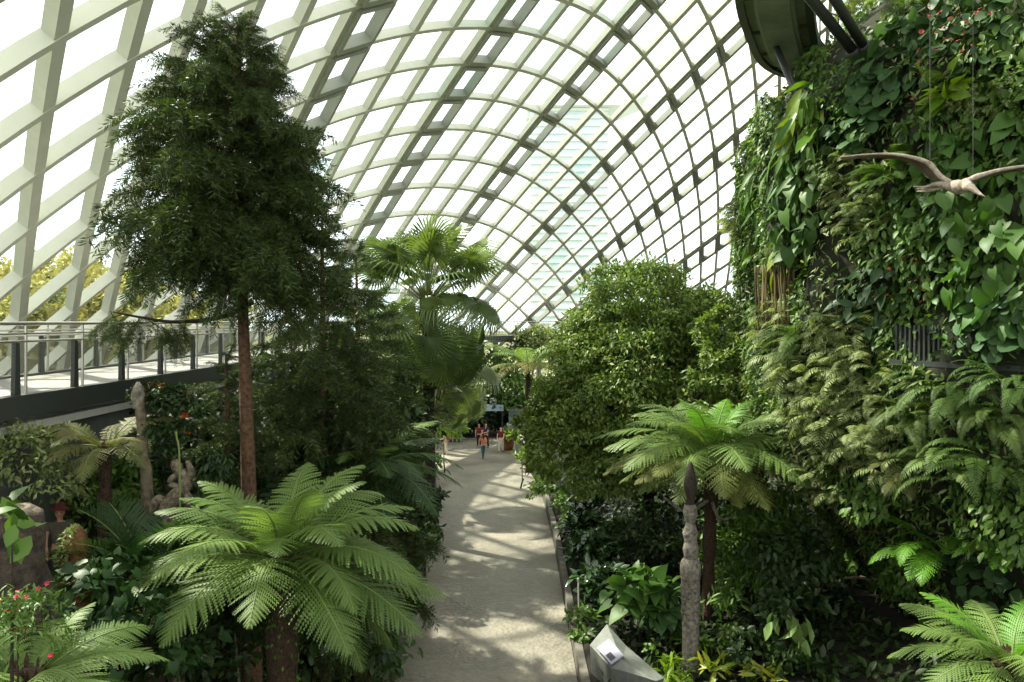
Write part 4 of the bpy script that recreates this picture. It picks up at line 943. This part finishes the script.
for s_ in (-1, 1): MB().add(*lathe([(0, -.014), (.012, -.007), (.014, 0), (.012, .007), (0, .014)], 10, PX(968.5, 185, -.21) + [.02, s_ * .052, .02])).build('eye', M['darksteel'], pt, True)
for px_ in (930, 973):
    a_ = PX(px_, 164 if px_ == 930 else 180, .1); MB().add(*tube([a_, a_ + [0, 0, 10.5]], .004, 5)).build('cable', M['darksteel'], pt)

# ------------------------------------------------------------------ people
SKIN_T = {'tan': plain('skin_tan', (188, 140, 112), .6), 'light': plain('skin_light', (214, 168, 140), .6)}
def cloth(rgb): return plain('cloth_%d_%d_%d' % rgb, rgb, .85, var=.15, scale=9)
HAIR = plain('black_hair', (28, 24, 22), .5)
def skinned(name, chains, mat, parent, sub=2):
    """one continuous limb surface grown over connected joints: chains of (point, radius); equal points are welded"""
    V, R, E, key = [], [], [], {}
    def vid(p, r):
        k = tuple(np.round(p, 4))
        if k not in key: key[k] = len(V); V.append(k); R.append(r)
        return key[k]
    for ch in chains:
        ids = [vid(p, r) for p, r in ch]; E += list(zip(ids[:-1], ids[1:]))
    me = bpy.data.meshes.new(name); me.from_pydata(V, E, []); o = bpy.data.objects.new(name, me); COL.objects.link(o)
    o.modifiers.new('skin', 'SKIN').use_smooth_shade = True
    for k, d in enumerate(me.skin_vertices[0].data):
        r = R[k]; d.radius = r if isinstance(r, tuple) else (r, r); d.use_root = k == 0
    m = o.modifiers.new('sub', 'SUBSURF'); m.levels = m.render_levels = sub
    bpy.context.view_layer.update()
    me2 = bpy.data.meshes.new_from_object(o.evaluated_get(bpy.context.evaluated_depsgraph_get())); me2.name = name
    bpy.data.objects.remove(o); me2.materials.clear(); me2.materials.append(mat); me2.polygons.foreach_set('use_smooth', np.ones(len(me2.polygons), bool))
    return link(name, me2, parent)
def person(label, loc, H, face, top, bottom, skin='tan', stride=.12, arms=((.1, .0), (.1, .0)), skirt=False, bag=None, hair_long=False, hat=None, shorts=False):
    """standing or walking figure, facing angle `face` (0 = +y); arms: (swing forward, elbow bend)"""
    t = thing('person', loc, label, 'person', None, face); h = H / 1.7; S_ = lambda *p: np.array(p, float) * h
    pel = S_(0, 0, .93); ch = S_(0, .01, 1.25); nk = S_(0, 0, 1.44); hd = S_(0, .015, 1.58); tp = S_(0, .005, 1.67)
    body = [[(pel, (.13 * h, .1 * h)), (S_(0, 0, 1.08), (.115 * h, .085 * h)), (ch, (.15 * h, .1 * h)), (S_(0, 0, 1.39), (.075 * h, .06 * h)), (nk, .048 * h), (S_(0, .01, 1.51), .065 * h), (hd, (.078 * h, .092 * h)), (tp, .05 * h)]]
    shirt = [[(pel + S_(0, 0, -.02), (.155 * h, .122 * h)), (S_(0, 0, 1.08), (.14 * h, .108 * h)), (ch, (.175 * h, .122 * h)), (S_(0, 0, 1.385), (.1 * h, .08 * h))]]
    pants = [[(pel + S_(0, 0, .04), (.15 * h, .115 * h)), (pel - S_(0, 0, .04), (.15 * h, .115 * h))]]
    for s, (sw, el) in zip((-1, 1), arms):
        hip = S_(s * .09, 0, .86); kn = S_(s * .095, s * stride * .6, .48); an = S_(s * .095, s * stride - (.05 if s < 0 else 0), .09); toe = an + S_(0, .15, -.06)
        body.append([(pel, (.13 * h, .1 * h)), (hip, .085 * h), (kn, .052 * h), (an, .036 * h), (toe, (.035 * h, .025 * h))])
        pants.append([(pel - S_(0, 0, .04), (.15 * h, .115 * h)), (hip, .105 * h), ((kn, .07 * h)), (an if not shorts else kn - S_(0, 0, .03), .058 * h if not shorts else .075 * h)])
        sh = S_(s * .185, 0, 1.36); e_ = S_(s * .23, sw * .6 * 1, 1.1 + abs(sw) * .05); w_ = e_ + S_(-s * .03 * (1 + el * 3), .07 + sw * .3 + el * .2, -.22 + el * .25)
        pal = w_ + norm((w_ - e_)[None])[0] * .085 * h
        body.append([(ch, (.15 * h, .1 * h)), (sh, .058 * h), (e_, .04 * h), (w_, .028 * h), (pal, (.036 * h, .018 * h))])
        dr = norm((w_ - e_)[None])[0]
        for f in range(4): body.append([(pal, (.036 * h, .018 * h)), (pal + dr * (.05 + .01 * (f in (1, 2))) * h + S_(0, (f - 1.5) * .018, 0), .009 * h), (pal + dr * (.085 + .012 * (f in (1, 2))) * h + S_(-s * .012, (f - 1.5) * .02, 0), .008 * h)])
        body.append([(w_, .028 * h), (w_ + dr * .05 * h + S_(0, .035, 0), .011 * h), (w_ + dr * .085 * h + S_(0, .045, 0), .009 * h)])
        shirt.append([(ch, (.175 * h, .122 * h)), (sh, .075 * h), (sh * .45 + e_ * .55, .062 * h)])
    body.append([(hd, (.078 * h, .092 * h)), (hd + S_(0, .1, -.015), .018 * h)])      # nose
    for s in (-1, 1): body.append([(hd, (.078 * h, .092 * h)), (hd + S_(s * .088, -.01, -.01), .014 * h)])    # ears
    skinned('body', body, SKIN_T[skin], t)
    skinned('shirt', shirt, cloth(top), t)
    if skirt:
        MB().add(*lathe(np.array([(.1, 1.02), (.14, .98), (.17, .85), (.22, .55), (.215, .55), (.16, .85), (.1, 1.0)]) * h, 20)).build('skirt', cloth(bottom), t, True)
    else: skinned('trousers', pants, cloth(bottom), t)
    hair = [[(hd + S_(0, -.03, .0), (.085 * h, .085 * h)), (hd + S_(0, -.015, .06), (.082 * h, .09 * h)), (tp + S_(0, 0, .0), .06 * h)]]
    if hair_long: hair.append([(hd + S_(0, -.03, 0), (.085 * h, .085 * h)), (hd + S_(0, -.09, -.12), (.07 * h, .04 * h)), (hd + S_(0, -.1, -.25), (.05 * h, .03 * h))])
    skinned('hair', hair, HAIR, t)
    for s in (-1, 1): MB().add(*lathe(np.array([(0, -.012), (.011, -.005), (.011, .005), (0, .012)]) * h, 8, hd + S_(s * .032, .082, .012))).build('eye', M['darksteel'], t, True)
    MB().add(*box(hd + S_(-.025, .075, -.05), hd + S_(.025, .093, -.042))).build('mouth', cloth((150, 80, 76)), t)
    for s in (-1, 1):
        an = S_(s * .095, s * stride - (.05 if s < 0 else 0), .0); MB().add(*lathe(np.array([(0, 0), (.05, 0), (.052, .03), (.04, .07), (0, .08)]) * h, 14)).build('shoe', M['darksteel'], t, True).matrix_basis = Matrix.Translation(Vector(an + S_(0, .05, 0))) @ Matrix.Diagonal((.85, 2.2, 1, 1))
    if bag: MB().add(*box(S_(-.15, -.3, 1.0), S_(.15, -.13, 1.38))).build('backpack', cloth(bag), t).modifiers.new('round', 'BEVEL').width = .04
    if hat: MB().add(*lathe(np.array([(.17, 1.64), (.175, 1.65), (.1, 1.67), (.095, 1.74), (.06, 1.765), (0, 1.77)]) * h, 18)).build('hat', cloth(hat), t, True)
    return t
def gp(px, py):          # floor point under a photo pixel
    return at(px, py, FPX * (EYE - .03) / (py - HORIZON))
person('person in a salmon top and teal trousers walking on the plaza', gp(483, 458.5), 1.6, .4, (206, 128, 100), (52, 92, 100), stride=.18, arms=((.2, .4), (-.15, .1)), hair_long=True)
person('person in a navy shirt and dark trousers behind the one in salmon', gp(486, 448), 1.74, 2.6, (38, 52, 84), (36, 36, 42), stride=.1, arms=((.2, .8), (.1, .2)))
person('person in a dark red top and white trousers beside the brown pot', gp(501, 452), 1.7, PI - .3, (112, 38, 44), (222, 218, 210), stride=.14, skin='light')
person('person in a pale top and cream trousers with a brown backpack', gp(446, 455), 1.66, 1.3, (214, 208, 196), (206, 196, 178), stride=.12, bag=(140, 84, 56), arms=((.15, .6), (.1, .1)))
person('person in a teal shirt and dark shorts next to the light-green low tree', gp(424, 453), 1.72, 2.2, (58, 120, 124), (44, 44, 48), stride=.08, shorts=True)
person('person in a dark red top standing half hidden behind the salmon one', gp(479, 447), 1.65, 2.9, (120, 44, 46), (44, 44, 56), stride=.05)
pf = at(60, 506, 12.6); g_ = gz(pf[0], pf[1])
person('person in a grey shirt and red hat in the shade behind the mossy stump', (pf[0], pf[1], g_), max(1.4, min(1.8, pf[2] - g_)), PI + .4, (96, 92, 76), (50, 46, 44), hat=(110, 50, 42))

# ------------------------------------------------------------------ weathered post, planter and small things in the right bed
c = at(690.5, 641, 17.7); sc = 17.7 / FPX; g_ = gz(c[0], c[1])
t = thing('wooden_post', (c[0], c[1], g_), 'weathered grey wooden post with a pointed head standing in front of the tree fern', 'post')
zt = lambda py: EYE - (py - HORIZON) * sc - g_
def rough(V, amp, f, seed): return V + vnoise(V * f, seed)[:, None] * norm(V * [1, 1, 0] + 1e-6) * amp
v, f = lathe([(0, zt(461)), (2 * sc, zt(464)), (5 * sc, zt(474)), (6.5 * sc, zt(484)), (6.5 * sc, zt(491)), (4 * sc, zt(498)), (4.5 * sc, zt(504))], 16); MB().add(rough(v, .02, 9, 1), f).build('carved_head', M['barkdark'], t, True)
ys_ = np.linspace(504, 559, 22); v, f = lathe([((5.2 + 1.8 * math.sin(k * .45) ** 2 + (k > 10)) * sc, zt(y)) for k, y in enumerate(ys_)], 18); MB().add(rough(v, .035, 6, 2), f).build('carved_shaft', M['weathered'], t, True)
v, f = lathe([(7 * sc, zt(558)), (9 * sc, zt(561)), (10.3 * sc, zt(565)), (10.3 * sc, zt(574)), (9.2 * sc, zt(577)), (9.2 * sc, zt(612)), (8.6 * sc, zt(616)), (8 * sc, zt(640)), (8.6 * sc, -.1)], 20); MB().add(rough(v, .012, 8, 3), f).build('wrapped_base', M['weathered'], t, True)
for y in (577, 585, 598, 611): v, f = lathe([(9.3 * sc, zt(y)), (10 * sc, zt(y + .8)), (9.3 * sc, zt(y + 1.8))], 20); MB().add(v, f).build('band', M['barkpale'], t, True)
tf = [o for o in COL.objects if o.get('label', '').startswith('tree fern with flat sunlit')][0]; b0 = np.array(tf.location)
for pts in ([(708, 500), (690, 512), (676, 507), (664, 497)], [(712, 502), (718, 517), (726, 519), (734, 515)]):
    MB().add(*tube(smooth_path([at(x, y, 20.3) - b0 for x, y in pts], 16), np.linspace(.055, .03, 16), 8)).build('dried_stalk', M['weathered'], tf, True)

T = [(589.7, 645, 1.1), (610.8, 668, 1.05), (627, 672, 1.1), (656, 681, 1.1), (664, 678, 1.0), (626, 645.6, 1.1), (607, 624, 1.35)]
TP = np.array([at(x, y, FPX * (EYE - z) / (y - HORIZON)) for x, y, z in T]); cen = TP.mean(0); base = np.array([cen[0], cen[1], gz(cen[0], cen[1])])
t = thing('faceted_planter', base, 'grey faceted stone planter bench with a sloping information panel at the path', 'planter')
mid = at(622, 660, FPX * (EYE - 1.2) / (660 - HORIZON)); low = TP.copy(); low[:, :2] = cen[:2] + (TP[:, :2] - cen[:2]) * .9; low[:, 2] = -.05
V = np.concatenate([TP, [mid], low]) - base; n7 = len(T)
F = [(k, (k + 1) % n7, n7) for k in range(n7)]; Q = [(n7 + 1 + k, n7 + 1 + (k + 1) % n7, (k + 1) % n7, k) for k in range(n7)]
M['facet'] = plain('planter_terrazzo', (112, 116, 110), .6, var=.15, scale=6)
MB().add(V, [np.array(F), np.array(Q)]).build('shell', M['facet'], t)
a_, b_, c_, d_ = [at(x, y, FPX * (EYE - z) / (y - HORIZON)) - base for x, y, z in ((597, 649, 1.18), (611, 665, 1.13), (624, 656, 1.24), (609, 640, 1.3))]
nz_ = norm(np.cross(b_ - a_, d_ - a_)[None])[0] * .03; V = np.array([a_, b_, c_, d_, a_ + nz_, b_ + nz_, c_ + nz_, d_ + nz_])
BF = np.array([(0, 3, 2, 1), (4, 5, 6, 7), (0, 1, 5, 4), (1, 2, 6, 5), (2, 3, 7, 6), (3, 0, 4, 7)])
pn = MB().add(V, BF).build('info_panel', plain('panel_grey_violet', (158, 156, 170), .5), t)
q = lambda u, w_: a_ + (b_ - a_) * u + (d_ - a_) * w_ + nz_ * 1.1
V = np.array([q(.55, .12), q(.92, .12), q(.92, .5), q(.55, .5)]); V = np.concatenate([V, V + nz_ * .1]); MB().add(V, BF).build('panel_picture', plain('panel_dark_picture', (52, 50, 66), .4), pn)
c = at(579, 632, 21.4); t = thing('garden_stake', (c[0], c[1], gz(c[0], c[1])), 'thin white metal stake in the bed behind the kerb', 'stake')
MB().add(*tube([[0, 0, -.1], [-.02, 0, 1.05]], .022, 8)).build('rod', M['white'], t); MB().add(*lathe([(0, 1.0), (.04, 1.02), (.045, 1.1), (0, 1.13)], 10, (-.02, 0, 0))).build('head', M['stainless'], t, True)
# driftwood branch below the wall
p, nr = wall_hit(880, 590); t = thing('driftwood_branch', p, 'pale driftwood branch jutting from the dark lower wall', 'branch')
Pq = lambda x, y, o=.25: at(x, y, p[1]) + nr * o - p
MB().add(*tube(smooth_path([Pq(884, 632), Pq(886, 610), Pq(893, 600), Pq(888, 588), Pq(872, 578), Pq(860, 579, .5)], 24), np.linspace(.14, .03, 24), 9)).build('limb', M['barkpale'], t, True)
MB().add(*tube(smooth_path([Pq(893, 600), Pq(905, 604), Pq(914, 602, .4)], 10), np.linspace(.09, .03, 10), 8)).build('side_twig', M['barkpale'], t, True)
# dark ledge
p, nr = wall_hit(965, 350); ledge = thing('trim_4', p, 'dark slatted ledge set in the planted wall', 'ledge', rz=math.atan2(nr[1], nr[0]), kind='structure')
MB().add(*box((-1.2, -1.6, -.35), (-.05, 1.6, -.25))).build('shelf', M['darksteel'], ledge)
s = MB()
for y in np.arange(-1.5, 1.55, .1): s.add(*box((-.2, y - .02, -.25), (-.14, y + .02, .45)))
s.build('slats', M['darksteel'], ledge)

# ------------------------------------------------------------------ things among the plants under the raised walkway
c = at(28, 560, 8.2); g_ = gz(c[0], c[1]); t = thing('tree_stump', (c[0], c[1], g_), 'massive grey-brown dead trunk with pale broken top edge behind the bright leaves', 'stump')
zt2 = lambda py: EYE - (py - HORIZON) / FPX * 8.2 - g_
v, f = lathe([(.62, -.2), (.52, .3), (.44, zt2(600)), (.4, zt2(560)), (.38, zt2(530)), (.33, zt2(516)), (.26, zt2(509)), (.1, zt2(512)), (0, zt2(515))], 26)
v = rough(rough(v, .14, 2.6, 8), .05, 8, 5); v[:, 0] += v[:, 2] * -.06; MB().add(v, f).build('trunk', plain('dead_wood', (72, 62, 50), .9, rgb2=(26, 22, 18), scale=7, bump=.9), t, True)
v, f = lathe([(.33, zt2(519)), (.31, zt2(513)), (.24, zt2(508.5)), (.2, zt2(510)), (.24, zt2(515))], 26); v = rough(v, .14, 2.6, 8); v[:, 0] += v[:, 2] * -.06; MB().add(v, f).build('broken_rim', M['barkpale'], t, True)
c = at(76, 560, 10.6); g_ = gz(c[0], c[1]); t = thing('mossy_stump', (c[0], c[1], g_), 'rounded moss-covered stump with rusty brown side', 'stump')
zt3 = EYE - (527 - HORIZON) / FPX * 10.6 - g_
v, f = lathe([(.2, -.1), (.17, zt3 * .45), (.2, zt3 * .7), (.2, zt3 * .85), (.14, zt3 * .96), (0, zt3)], 22); MB().add(rough(v, .05, 5, 4), f).build('wood', plain('rusty_bark', (120, 82, 46), .95, rgb2=(62, 42, 26), scale=8, bump=.8), t, True)
r = np.random.default_rng(5); n = 700; a = r.uniform(1.4, 4.9, n); z = zt3 * (1 - r.uniform(0, .62, n) ** 1.3); rr = np.interp(z / zt3, [0, .45, .7, .85, .96, 1], [.2, .17, .2, .2, .14, .02]) + .03
d = np.stack([np.cos(a), np.sin(a), 0 * a + .2], 1); mo = MB(); cloud(mo, L_SMALL, np.stack([np.cos(a) * rr, np.sin(a) * rr, z], 1), d, .07, r); mo.build('moss_cover', M['wisp'], t)
c = at(143, 520, 12.0); g_ = gz(c[0], c[1]); t = thing('dead_trunk', (c[0], c[1], g_), 'slim pale bare trunk with broken top holding epiphytes below the walkway', 'trunk')
Pz = lambda x, y: at(x, y, 12.0) - [c[0], c[1], g_]
MB().add(*tube(rough(smooth_path([[0, 0, -.1], Pz(147, 500), Pz(141, 450), Pz(143, 430), Pz(140, 410), Pz(137, 396)], 30), .03, 4, 3), np.linspace(.095, .075, 30), 12)).build('stem', M['barkpale'], t, True)
MB().add(*tube(smooth_path([Pz(141, 436), Pz(128, 440), Pz(112, 452)], 10), np.linspace(.05, .015, 10), 7)).build('twig', M['barkdark'], t, True)
MB().add(*lathe([(.08, 0), (.11, .2), (.08, .32), (.02, .42), (0, .3)], 10, Pz(138, 402) - [0, 0, .1])).build('broken_top', M['weathered'], t, True)
c = at(178, 505, 11.6); g_ = gz(c[0], c[1]); t = thing('carved_figure', (c[0], c[1], g_), 'gnarled pale driftwood carving rising above the cycad', 'sculpture')
Pz = lambda x, y, o=0: at(x, y, 11.6 + o) - [c[0], c[1], g_]
M['driftwood'] = plain('driftwood', (128, 116, 98), .85, rgb2=(58, 50, 42), scale=14, bump=.8)
W_ = lambda pts, r0, r1, nm: MB().add(*tube(rough(smooth_path(pts, 22), .02, 7, 2), np.interp(np.linspace(0, 1, 22), [0, .5, 1], [r0, max(r0, r1) * 1.1, r1]), 10)).build(nm, M['driftwood'], t, True)
W_([[0, 0, -.1], Pz(172, 530), Pz(167, 512), Pz(174, 498), Pz(184, 486), Pz(181, 470)], .12, .075, 'torso')
W_([Pz(180, 473), Pz(176, 466), Pz(174, 460)], .075, .06, 'head')
W_([Pz(184, 482), Pz(191, 473), Pz(187, 461)], .055, .03, 'raised_limb'); W_([Pz(170, 508), Pz(160, 499), Pz(154, 508), Pz(150, 522)], .065, .035, 'knee'); W_([Pz(181, 488), Pz(171, 483), Pz(176, 475), Pz(184, 470)], .05, .03, 'arm'); W_([Pz(184, 492), Pz(190, 502), Pz(184, 514)], .06, .03, 'root')
c = at(243, 536, 12.3); g_ = gz(c[0], c[1]); t = thing('cane', (c[0], c[1], g_), 'thin leaning grey cane with a drooping brown seed head in the dark thicket', 'cane')
e = at(220, 468, 12.3) - [c[0], c[1], g_]; MB().add(*tube([[.15, 0, -.3], e], .018, 6)).build('rod', M['weathered'], t)
mb = MB(); r = np.random.default_rng(9); pd, nd = ball(500, r, .1); P = e + [-.12, 0, .12] + pd * [.36, .25, .24]; cloud(mb, L_LANCE, P, nd, .13, r, out=.5, droop=1.0); mb.build('seed_head', M['shade'], t)
c = at(179, 536, 10.9); g_ = gz(c[0], c[1]); t = thing('green_stem', (c[0], c[1], g_), 'thin upright green stem in front of the carved figure', 'stem')
MB().add(*tube(smooth_path([[0, 0, -.1], at(180, 490, 10.9) - [c[0], c[1], g_], at(176, 432, 10.9) - [c[0], c[1], g_]], 10), .014, 6)).build('stalk', M['stalk'], t)

# ------------------------------------------------------------------ far end
c = at(493, 408, 57); t = thing('sign_board', (c[0], c[1], .03), 'pale blue board on two posts with a round spotted ornament at the far end', 'sign')
MB().add(*box((-.8, -.05, c[2] - .25), (.8, .05, c[2] + .22))).build('panel', plain('pale_blue_board', (176, 196, 214), .5), t)
for s_ in (-1, 1): MB().add(*tube([(s_ * .7, .08, 0), (s_ * .7, .08, c[2] + .2)], .05, 8)).build('post', M['darksteel'], t)
v, f = lathe([(0, 0), (.2, .06), (.28, .25), (.22, .45), (0, .52)], 14); MB().add(v + [0, 0, c[2] + .22], f).build('ornament', plain('spotted_ornament', (220, 218, 212), .5, rgb2=(30, 30, 32), scale=5, detail=0), t, True)
c = at(432, 415, 55); t = thing('slatted_screen', (c[0], c[1], .03), 'dark slatted screen behind the people at the far end', 'screen')
MB().add(*box((-2.2, -.05, 0), (2.2, 0, 2.9))).build('backing', M['darksteel'], t); s = MB()
for x in np.arange(-2.1, 2.2, .3): s.add(*box((x - .04, -.11, .05), (x + .04, -.05, 2.85)))
for z in np.arange(.3, 2.9, .5): s.add(*box((-2.2, -.09, z - .03), (2.2, -.05, z + .03)))
s.build('slats', M['vent'], t)
c = gp(508, 450); t = thing('plant_pot', (c[0], c[1], .03), 'round brown pot beside the person in white trousers', 'pot')
MB().add(*lathe([(0, 0), (.3, 0), (.4, .35), (.42, .75), (.46, .78), (.46, .86), (.38, .86), (.36, .7), (0, .7)], 20)).build('body', plain('brown_pot', (122, 74, 46), .7), t, True)
mb = MB(); pd, nd = ball(260, r, .1); cloud(mb, L_OVATE, pd * [.5, .5, .4] + [0, 0, 1.1], nd, .22, r); mb.build('foliage', M['mid'], t)
c = at(520, 407, 57); t = thing('kiosk', (c[0], c[1], .03), 'small grey counter with glass front next to the sign board', 'counter')
MB().add(*box((-.9, -.4, 0), (.9, .4, 1.0))).build('base', M['soffit'], t); MB().add(*box((-1, -.5, 1.0), (1, .5, 1.08))).build('counter_top', M['white'], t); MB().add(*box((-.85, -.35, 1.08), (.85, .35, 2.1))).build('display', plain('display_glass', (96, 112, 124), .1, spec=.8), t); MB().add(*box((-1, -.5, 2.1), (1, .5, 2.2))).build('canopy', M['soffit'], t)

# ------------------------------------------------------------------ outside the glass
xs = np.linspace(-260, 260, 90); ys = np.linspace(-60, 700, 120); gx, gy = np.meshgrid(xs, ys, indexing='ij')
inside = np.exp(-(((gx - 4) / 55) ** 4 + ((gy - 35) / 75) ** 4))
hz = 10 * sstep(-32, -85, gx) * (1 - sstep(140, 300, gy)) * (1 - inside) - .35 + vnoise(np.stack([gx, gy, 0 * gx], -1).reshape(-1, 3) * .04, 3).reshape(gx.shape) * 1.2 * (1 - inside)
ny = len(ys); ii = np.arange(len(xs) - 1)[:, None] * ny; jj = np.arange(ny - 1)[None]
M['grass'] = plain('far_grass', (104, 106, 56), .95, rgb2=(78, 84, 42), scale=.4)
tag(MB().add(np.stack([gx, gy, np.minimum(hz, 30)], -1), np.stack([ii + jj, ii + ny + jj, ii + ny + jj + 1, ii + jj + 1], -1).reshape(-1, 4)).build('hill', M['grass'], smooth=True), 'grassy slope outside the glass', 'hill', kind='structure')
r = np.random.default_rng(77); proto = []
for v in range(4):
    mb = MB(); bc = r.normal(size=(26, 3)) * [1.7, 1.7, 1.1] + [0, 0, 4.2]; pd, nd = ball(26 * 60, r, .2); P = np.repeat(bc, 60, 0) + pd * 1.0
    cloud(mb, L_SMALL, P, nd, .6, r, out=.5, droop=.3); proto.append((mb.mesh('crown', [M['hillgreen_hazed' if v < 3 else 'hillgreen_dark_hazed']]), MB().add(*tube([(0, 0, -.5), (.1, 0, 2), (0, 0, 4.5)], [.3, .2, .1], 8)).mesh('trunk', [M['barkdark']])))
for k, (px, Y, py) in enumerate([(5, 101, 272), (106, 105, 282), (-56, 116, 266), (4, 125, 276), (170, 97, 318), (-19, 106, 291), (84, 111, 301), (-42, 112, 280), (23, 74, 296), (70, 110, 307), (136, 121, 302), (160, 96, 318), (182, 77, 301), (0, 123, 273), (112, 88, 301), (46, 91, 290), (101, 120, 305), (195, 117, 318), (125, 81, 318), (205, 120, 318), (136, 83, 318), (98, 87, 280), (175, 124, 298), (160, 94, 297), (21, 113, 295), (-48, 105, 258), (138, 90, 318), (210, 99, 318), (25, 76, 286), (-51, 82, 272), (108, 80, 281), (179, 89, 318), (187, 92, 315), (83, 106, 298), (94, 105, 314), (79, 95, 302), (5, 88, 296), (83, 101, 275), (54, 103, 269), (109, 106, 282), (113, 97, 308), (37, 109, 294), (-54, 75, 283), (205, 85, 318), (103, 89, 293), (26, 92, 286)]):
    p = at(px, py, Y); p[2] = max(-1, p[2] - 6.5)
    t = thing('hillside_tree', p, 'yellow-green tree on the slope outside the glazing', 'tree', 'trees on the slope outside the glass', r.uniform(0, 6))
    sc_ = r.uniform(.9, 1.4); cr_, tr_ = proto[k % 4]; place('crown', cr_, t, (0, 0, 0), 0, sc_); place('trunk', tr_, t, (0, 0, 0), 0, sc_)
D_ = 420; c = at(569, 321, D_); t = thing('tower_block', (c[0], c[1], -1), 'pale tower with overhanging roof deck faint beyond the glass', 'building')
M['tower'] = plain('tower_pale', (240, 244, 244), .6); M['tower_glass'] = plain('tower_glass', (214, 226, 230), .6)
px_ = D_ / FPX; w_ = 39 * px_; top = EYE + (321 - 108) * px_ + 1
MB().add(*box((-w_, 0, 0), (w_, 22, top))).build('shaft', M['tower_glass'], t); s = MB()
for z in np.arange(4, top, 4.2): s.add(*box((-w_ - .5, -1.2, z), (w_ + .5, 0, z + 1.5)))
s.build('floor_slabs', M['tower'], t)
v, f = box((-w_ - 2, -6, top), (w_ + 40 * px_, 28, top + 11 * px_)); v[[1, 2], 0] -= 14; MB().add(v, f).build('roof_deck', M['tower'], t)
railing('steel railing with wire mesh on the garden edge of the raised walkway', 0.04, list(range(3, 62, 3)))
railing('steel railing with wire mesh on the glass edge of the raised walkway', 2.96, list(range(3, 62, 4)))
railing('distant steel railing of the walkway crossing behind the fan palm', 0.04, list(range(66, 119, 6)))
